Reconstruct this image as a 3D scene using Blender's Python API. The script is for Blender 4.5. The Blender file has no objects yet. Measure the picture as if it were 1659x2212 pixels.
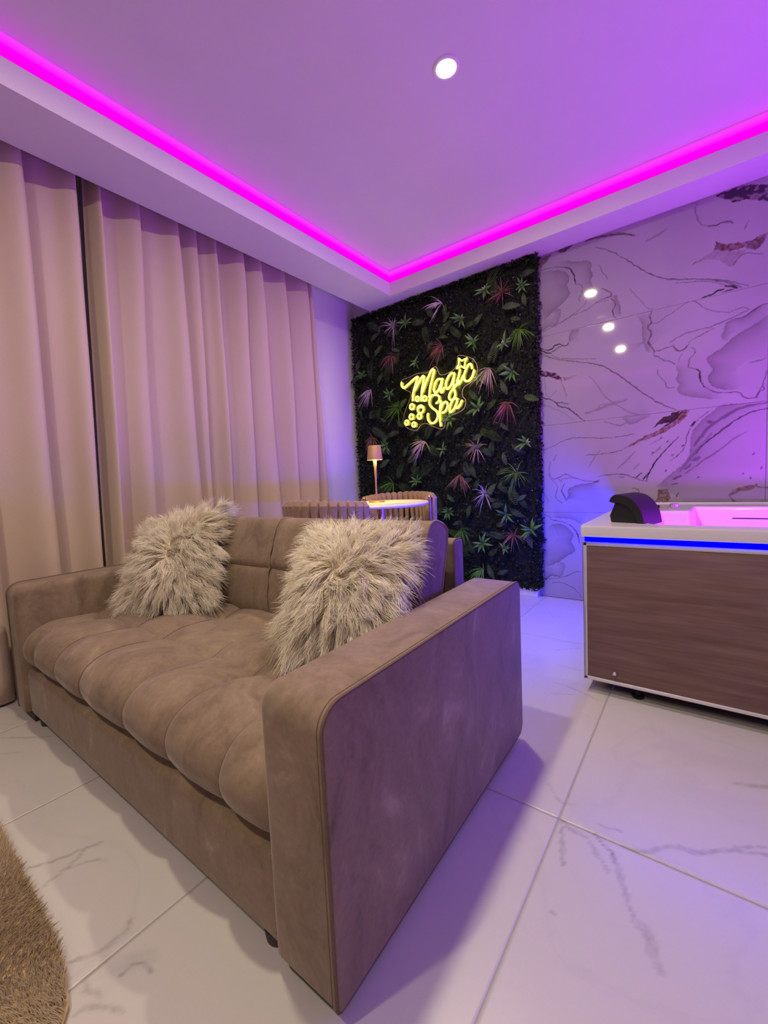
import bpy, bmesh, math, random
import numpy as np
from mathutils import Vector, Matrix

random.seed(7)
rng = np.random.default_rng(11)
scene = bpy.context.scene
C = scene.collection

# ------------------------------------------------------------------ camera
FPX, YAW, PITCH, ROLL, EYE = 902.81, 0.652770, -0.073972, -0.046176, 0.872
fw = Vector((-math.sin(YAW) * math.cos(PITCH), math.cos(YAW) * math.cos(PITCH), math.sin(PITCH)))
rt = fw.cross(Vector((0, 0, 1))).normalized()
up = rt.cross(fw)
r2 = rt * math.cos(ROLL) + up * math.sin(ROLL)
u2 = up * math.cos(ROLL) - rt * math.sin(ROLL)
cd = bpy.data.cameras.new('camera')
cam = bpy.data.objects.new('camera', cd)
C.objects.link(cam)
m = Matrix((r2, u2, -fw)).transposed().to_4x4()
m.translation = (0, 0, EYE)
cam.matrix_world = m
cd.sensor_fit = 'HORIZONTAL'
cd.sensor_width = 36.0
cd.lens = FPX / 1659 * 36.0
cd.clip_start = 0.02
scene.camera = cam

# ------------------------------------------------------------------ exposure, world, lights
scene.view_settings.view_transform = 'Standard'
scene.view_settings.look = 'None'
scene.view_settings.gamma = 1.0
scene.view_settings.use_curve_mapping = False
scene.view_settings.exposure = 0.2
world = bpy.data.worlds.new('world')
scene.world = world
world.use_nodes = True
world.node_tree.nodes['Background'].inputs[0].default_value = (0.02, 0.02, 0.03, 1)
world.node_tree.nodes['Background'].inputs[1].default_value = 0.2
scene.cycles.max_bounces = 9
scene.cycles.diffuse_bounces = 6
scene.cycles.glossy_bounces = 4
scene.cycles.transmission_bounces = 4
scene.cycles.sample_clamp_indirect = 4.0
scene.cycles.caustics_reflective = False
scene.cycles.caustics_refractive = False

CEIL, SOFF, LIP = 2.52, 2.33, 2.428
SPOT_W, SPOT_COL = 16.0, (1.0, 0.87, 0.60)
TUB_W, TUB_COL = 100.0, (0.38, 0.0, 1.0)
COVE_E = 1.08
BLUE_E, BLUE_END = 110.0, 340.0
SPOTS = [(-0.835, 1.64), (-0.87, 0.50), (-0.90, -0.60), (0.80, -1.30)]

def lamp_area(name, loc, size, power, col, parent=None, rot=(0, 0, 0)):
    l = bpy.data.lights.new(name, 'AREA')
    l.shape = 'DISK'
    l.size = size
    l.energy = power
    l.color = col
    o = bpy.data.objects.new(name, l)
    C.objects.link(o)
    o.location = loc
    o.rotation_euler = rot
    if parent: o.parent = parent
    return o

def lamp_point(name, loc, radius, power, col, parent=None):
    l = bpy.data.lights.new(name, 'POINT')
    l.shadow_soft_size = radius
    l.energy = power
    l.color = col
    o = bpy.data.objects.new(name, l)
    C.objects.link(o)
    o.location = loc
    if parent: o.parent = parent
    return o

# ------------------------------------------------------------------ helpers
def lin(r, g, b):
    f = lambda c: (c / 255 / 12.92) if c / 255 <= 0.04045 else ((c / 255 + 0.055) / 1.055) ** 2.4
    return (f(r), f(g), f(b), 1.0)

def mat(name, col, rough=0.6, metal=0.0, spec=0.5, noise=None, bump=None, sheen=0.0, coat=0.0, stretch=None):
    """noise = (scale, amount, detail): darkens and lightens col; bump = (scale, strength)"""
    M = bpy.data.materials.new(name)
    M.use_nodes = True
    nt = M.node_tree
    b = nt.nodes['Principled BSDF']
    b.inputs['Base Color'].default_value = col
    b.inputs['Roughness'].default_value = rough
    b.inputs['Metallic'].default_value = metal
    b.inputs['Specular IOR Level'].default_value = spec
    if sheen:
        b.inputs['Sheen Weight'].default_value = sheen
        b.inputs['Sheen Roughness'].default_value = 0.4
    if coat: b.inputs['Coat Weight'].default_value = coat
    tc = nt.nodes.new('ShaderNodeTexCoord')
    src = tc.outputs['Object']
    if stretch:
        mp = nt.nodes.new('ShaderNodeMapping')
        mp.inputs['Scale'].default_value = stretch
        nt.links.new(src, mp.inputs[0])
        src = mp.outputs[0]
    if noise:
        n = nt.nodes.new('ShaderNodeTexNoise')
        n.inputs['Scale'].default_value = noise[0]
        n.inputs['Detail'].default_value = noise[2] if len(noise) > 2 else 4
        nt.links.new(src, n.inputs['Vector'])
        r = nt.nodes.new('ShaderNodeValToRGB')
        a = noise[1]
        r.color_ramp.elements[0].position = 0.3
        r.color_ramp.elements[1].position = 0.7
        r.color_ramp.elements[0].color = tuple(max(0, c * (1 - a)) for c in col[:3]) + (1,)
        r.color_ramp.elements[1].color = tuple(min(1, c * (1 + a)) for c in col[:3]) + (1,)
        nt.links.new(n.outputs['Fac'], r.inputs[0])
        nt.links.new(r.outputs[0], b.inputs['Base Color'])
    if bump:
        n2 = nt.nodes.new('ShaderNodeTexNoise')
        n2.inputs['Scale'].default_value = bump[0]
        n2.inputs['Detail'].default_value = 4
        nt.links.new(src, n2.inputs['Vector'])
        bp = nt.nodes.new('ShaderNodeBump')
        bp.inputs['Strength'].default_value = bump[1]
        bp.inputs['Distance'].default_value = 0.01
        nt.links.new(n2.outputs['Fac'], bp.inputs['Height'])
        nt.links.new(bp.outputs[0], b.inputs['Normal'])
    return M

def emit(name, col, strength):
    M = bpy.data.materials.new(name)
    M.use_nodes = True
    nt = M.node_tree
    nt.nodes.remove(nt.nodes['Principled BSDF'])
    e = nt.nodes.new('ShaderNodeEmission')
    e.inputs[0].default_value = tuple(col[:3]) + (1,)
    e.inputs[1].default_value = strength
    nt.links.new(e.outputs[0], nt.nodes['Material Output'].inputs[0])
    return M

def link(name, me, material, parent=None):
    o = bpy.data.objects.new(name, me)
    C.objects.link(o)
    if material and not me.materials: me.materials.append(material)
    if parent:
        o.parent = parent
        o.matrix_parent_inverse = Matrix()
    return o

def mesh(name, v, f, smooth=False):
    me = bpy.data.meshes.new(name)
    me.from_pydata([tuple(map(float, p)) for p in v], [], [tuple(map(int, q)) for q in f])
    me.validate()
    if smooth: me.polygons.foreach_set('use_smooth', np.ones(len(me.polygons), bool))
    me.update()
    return me

class MB:
    """collects shapes, then links them as one mesh object"""
    def __init__(s): s.v, s.f = [], []
    def add(s, v, f):
        k = len(s.v)
        s.v += [tuple(p) for p in v]
        s.f += [tuple(i + k for i in q) for q in f]
        return s
    def box(s, a, b):
        x0, y0, z0 = a; x1, y1, z1 = b
        return s.add([(x0, y0, z0), (x1, y0, z0), (x1, y1, z0), (x0, y1, z0), (x0, y0, z1), (x1, y0, z1), (x1, y1, z1), (x0, y1, z1)],
                     [(0, 3, 2, 1), (4, 5, 6, 7), (0, 1, 5, 4), (1, 2, 6, 5), (2, 3, 7, 6), (3, 0, 4, 7)])
    def tube(s, pts, r, n=10, closed=False, cap=True):
        P = [Vector(p) for p in pts]
        R = r if isinstance(r, (list, tuple)) else [r] * len(P)
        N = len(P); rings = []
        nrm = None
        for i in range(N):
            a = P[(i - 1) % N] if (closed or i > 0) else P[i]
            b = P[(i + 1) % N] if (closed or i < N - 1) else P[i]
            t = (b - a).normalized()
            if nrm is None:
                nrm = t.orthogonal().normalized()
            else:
                nrm = (nrm - t * nrm.dot(t))
                nrm = nrm.normalized() if nrm.length > 1e-6 else t.orthogonal().normalized()
            bi = t.cross(nrm)
            rings.append([P[i] + (nrm * math.cos(2 * math.pi * k / n) + bi * math.sin(2 * math.pi * k / n)) * R[i] for k in range(n)])
        v = [p for q in rings for p in q]
        f = []
        for i in range(N if closed else N - 1):
            j = (i + 1) % N
            for k in range(n):
                l = (k + 1) % n
                f.append((i * n + k, i * n + l, j * n + l, j * n + k))
        if not closed and cap:
            f.append(tuple(range(n - 1, -1, -1)))
            f.append(tuple((N - 1) * n + k for k in range(n)))
        return s.add(v, f)
    def lathe(s, prof, c=(0, 0, 0), n=32):
        v, f = [], []
        for r, z in prof:
            for k in range(n):
                a = 2 * math.pi * k / n
                v.append((c[0] + r * math.cos(a), c[1] + r * math.sin(a), c[2] + z))
        for i in range(len(prof) - 1):
            for k in range(n):
                l = (k + 1) % n
                f.append((i * n + k, i * n + l, (i + 1) * n + l, (i + 1) * n + k))
        if prof[0][0] > 1e-6: f.append(tuple(range(n - 1, -1, -1)))
        if prof[-1][0] > 1e-6: f.append(tuple((len(prof) - 1) * n + k for k in range(n)))
        return s.add(v, f)
    def rings(s, rings, closed_u=True, caps=True):
        n = len(rings[0]); v = [p for q in rings for p in q]; f = []
        for i in range(len(rings) - 1):
            for k in range(n if closed_u else n - 1):
                l = (k + 1) % n
                f.append((i * n + k, i * n + l, (i + 1) * n + l, (i + 1) * n + k))
        if caps:
            f.append(tuple(range(n - 1, -1, -1)))
            f.append(tuple((len(rings) - 1) * n + k for k in range(n)))
        return s.add(v, f)
    def build(s, name, material, parent=None, smooth=True, bevel=0, segs=3, angle=35):
        me = mesh(name, s.v, s.f)
        bm = bmesh.new(); bm.from_mesh(me)
        bmesh.ops.remove_doubles(bm, verts=bm.verts, dist=1e-6)
        bmesh.ops.recalc_face_normals(bm, faces=bm.faces)
        if bevel:
            ed = [e for e in bm.edges if len(e.link_faces) == 2 and e.calc_face_angle(0) > math.radians(angle)]
            bmesh.ops.bevel(bm, geom=ed, offset=bevel, segments=segs, affect='EDGES', profile=0.5, clamp_overlap=True)
        if smooth:
            for q in bm.faces: q.smooth = True
            for e in bm.edges:
                if len(e.link_faces) == 2 and e.calc_face_angle(0) > math.radians(38): e.smooth = False
        bm.to_mesh(me); bm.free()
        return link(name, me, material, parent)

def empty(name, loc=(0, 0, 0), rz=0.0):
    o = bpy.data.objects.new(name, None)
    C.objects.link(o)
    o.empty_display_size = 0.1
    o.location = loc
    o.rotation_euler = (0, 0, rz)
    return o

def tag(o, label, cat, group=None, kind=None):
    o['label'] = label; o['category'] = cat
    if group: o['group'] = group
    if kind: o['kind'] = kind
    return o

def struct(o):
    o['kind'] = 'structure'
    return o

def copy_tree(o, parent=None):
    c = o.copy(); C.objects.link(c)
    if parent: c.parent = parent
    for ch in list(o.children): copy_tree(ch, c)
    return c

def spline(pts, k=8, closed=False):
    P = [np.array(p, float) for p in pts]
    n = len(P); out = []
    for i in range(n if closed else n - 1):
        g = lambda j: P[j % n] if closed else P[min(max(j, 0), n - 1)]
        a, b, c, d = g(i - 1), g(i), g(i + 1), g(i + 2)
        for t in np.linspace(0, 1, k, endpoint=False):
            out.append(0.5 * ((2 * b) + (c - a) * t + (2 * a - 5 * b + 4 * c - d) * t * t + (3 * b - a - 3 * c + d) * t ** 3))
    if not closed: out.append(P[-1])
    return [tuple(p) for p in out]

def sstep(a, b, x):
    t = np.clip((x - a) / (b - a), 0, 1)
    return t * t * (3 - 2 * t)

# ------------------------------------------------------------------ setting: materials
m_paint = mat('white_paint', (0.74, 0.72, 0.71, 1), 0.65, noise=(3, 0.02), bump=(160, 0.03))
m_wallpaint = mat('wall_paint', (0.78, 0.75, 0.73, 1), 0.6, noise=(2, 0.02), bump=(120, 0.03))
m_bouncepaint = mat('unseen_wall_bounce_paint', (0.46, 0.42, 0.39, 1), 0.6, noise=(2, 0.03), bump=(120, 0.03))  # tone of the unseen right wall, picked for the light it bounces
m_fillcutpaint = mat('unseen_wall_fill_cut_paint', (0.20, 0.16, 0.15, 1), 0.6, noise=(2, 0.03), bump=(120, 0.03))  # dark tone of the unseen front wall, picked to cut white fill
m_grout = mat('grout', (0.62, 0.58, 0.6, 1), 0.8, noise=(40, 0.08))
m_fgrout = mat('floor_grout', (0.45, 0.435, 0.42, 1), 0.8, noise=(40, 0.08))

def tile_material(name, base, rough, spec, cloud, veiny):
    M = bpy.data.materials.new(name); M.use_nodes = True
    nt = M.node_tree; b = nt.nodes['Principled BSDF']
    b.inputs['Roughness'].default_value = rough
    b.inputs['Specular IOR Level'].default_value = spec
    tc = nt.nodes.new('ShaderNodeTexCoord')
    def noise(scale, detail, dist=0.0):
        n = nt.nodes.new('ShaderNodeTexNoise')
        n.inputs['Scale'].default_value = scale; n.inputs['Detail'].default_value = detail
        n.inputs['Distortion'].default_value = dist
        nt.links.new(tc.outputs['Object'], n.inputs['Vector'])
        return n.outputs['Fac']
    def ramp(src, stops):
        r = nt.nodes.new('ShaderNodeValToRGB')
        while len(r.color_ramp.elements) < len(stops): r.color_ramp.elements.new(0.5)
        for e, (p, c) in zip(r.color_ramp.elements, stops):
            e.position = p; e.color = (c, c, c, 1) if not isinstance(c, tuple) else c
        nt.links.new(src, r.inputs[0])
        return r.outputs[0]
    def mix(fac, a, bb):
        x = nt.nodes.new('ShaderNodeMix'); x.data_type = 'RGBA'
        nt.links.new(fac, x.inputs[0])
        for s, val in ((6, a), (7, bb)):
            if isinstance(val, tuple): x.inputs[s].default_value = val
            else: nt.links.new(val, x.inputs[s])
        return x.outputs[2]
    col = mix(ramp(noise(1.7, 5, 0.6), [(0.35, 0.0), (0.7, 1.0)]), base, tuple(c * cloud for c in base[:3]) + (1,))
    if veiny:   # faint wandering veins everywhere
        v = ramp(noise(1.3, 9, 1.2), [(0.485, 0.0), (0.5, veiny), (0.515, 0.0)])
        col = mix(v, col, (0.42, 0.40, 0.40, 1))
    at = nt.nodes.new('ShaderNodeAttribute'); at.attribute_name = 'print'
    sp = nt.nodes.new('ShaderNodeSeparateColor')
    nt.links.new(at.outputs['Color'], sp.inputs[0])
    grain = ramp(noise(55, 6), [(0.3, 0.35), (0.62, 1.0)])
    def mul(a, bb):
        x = nt.nodes.new('ShaderNodeMath'); x.operation = 'MULTIPLY'
        nt.links.new(a, x.inputs[0])
        if isinstance(bb, float): x.inputs[1].default_value = bb
        else: nt.links.new(bb, x.inputs[1])
        return x.outputs[0]
    return M, nt, b, col, sp, at, grain, mix, mul

M_, nt, b, col, sp, at, grain, mix, mul = tile_material('marble_wall_tile', (0.36, 0.33, 0.34, 1), 0.045, 0.5, 0.86, 0.0)
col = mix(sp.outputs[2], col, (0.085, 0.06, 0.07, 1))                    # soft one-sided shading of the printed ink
col = mix(mul(sp.outputs[1], grain), col, (0.115, 0.042, 0.016, 1))       # rust and gold print
col = mix(sp.outputs[0], col, (0.018, 0.013, 0.016, 1))                 # dark veins
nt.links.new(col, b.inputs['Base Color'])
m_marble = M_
M_, nt, b, col, sp, at, grain, mix, mul = tile_material('floor_tile_marble', (0.53, 0.515, 0.49, 1), 0.30, 0.4, 0.94, 0.22)
col = mix(mul(sp.outputs[0], grain), col, (0.15, 0.145, 0.145, 1))
nt.links.new(col, b.inputs['Base Color'])
m_floor = M_

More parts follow.
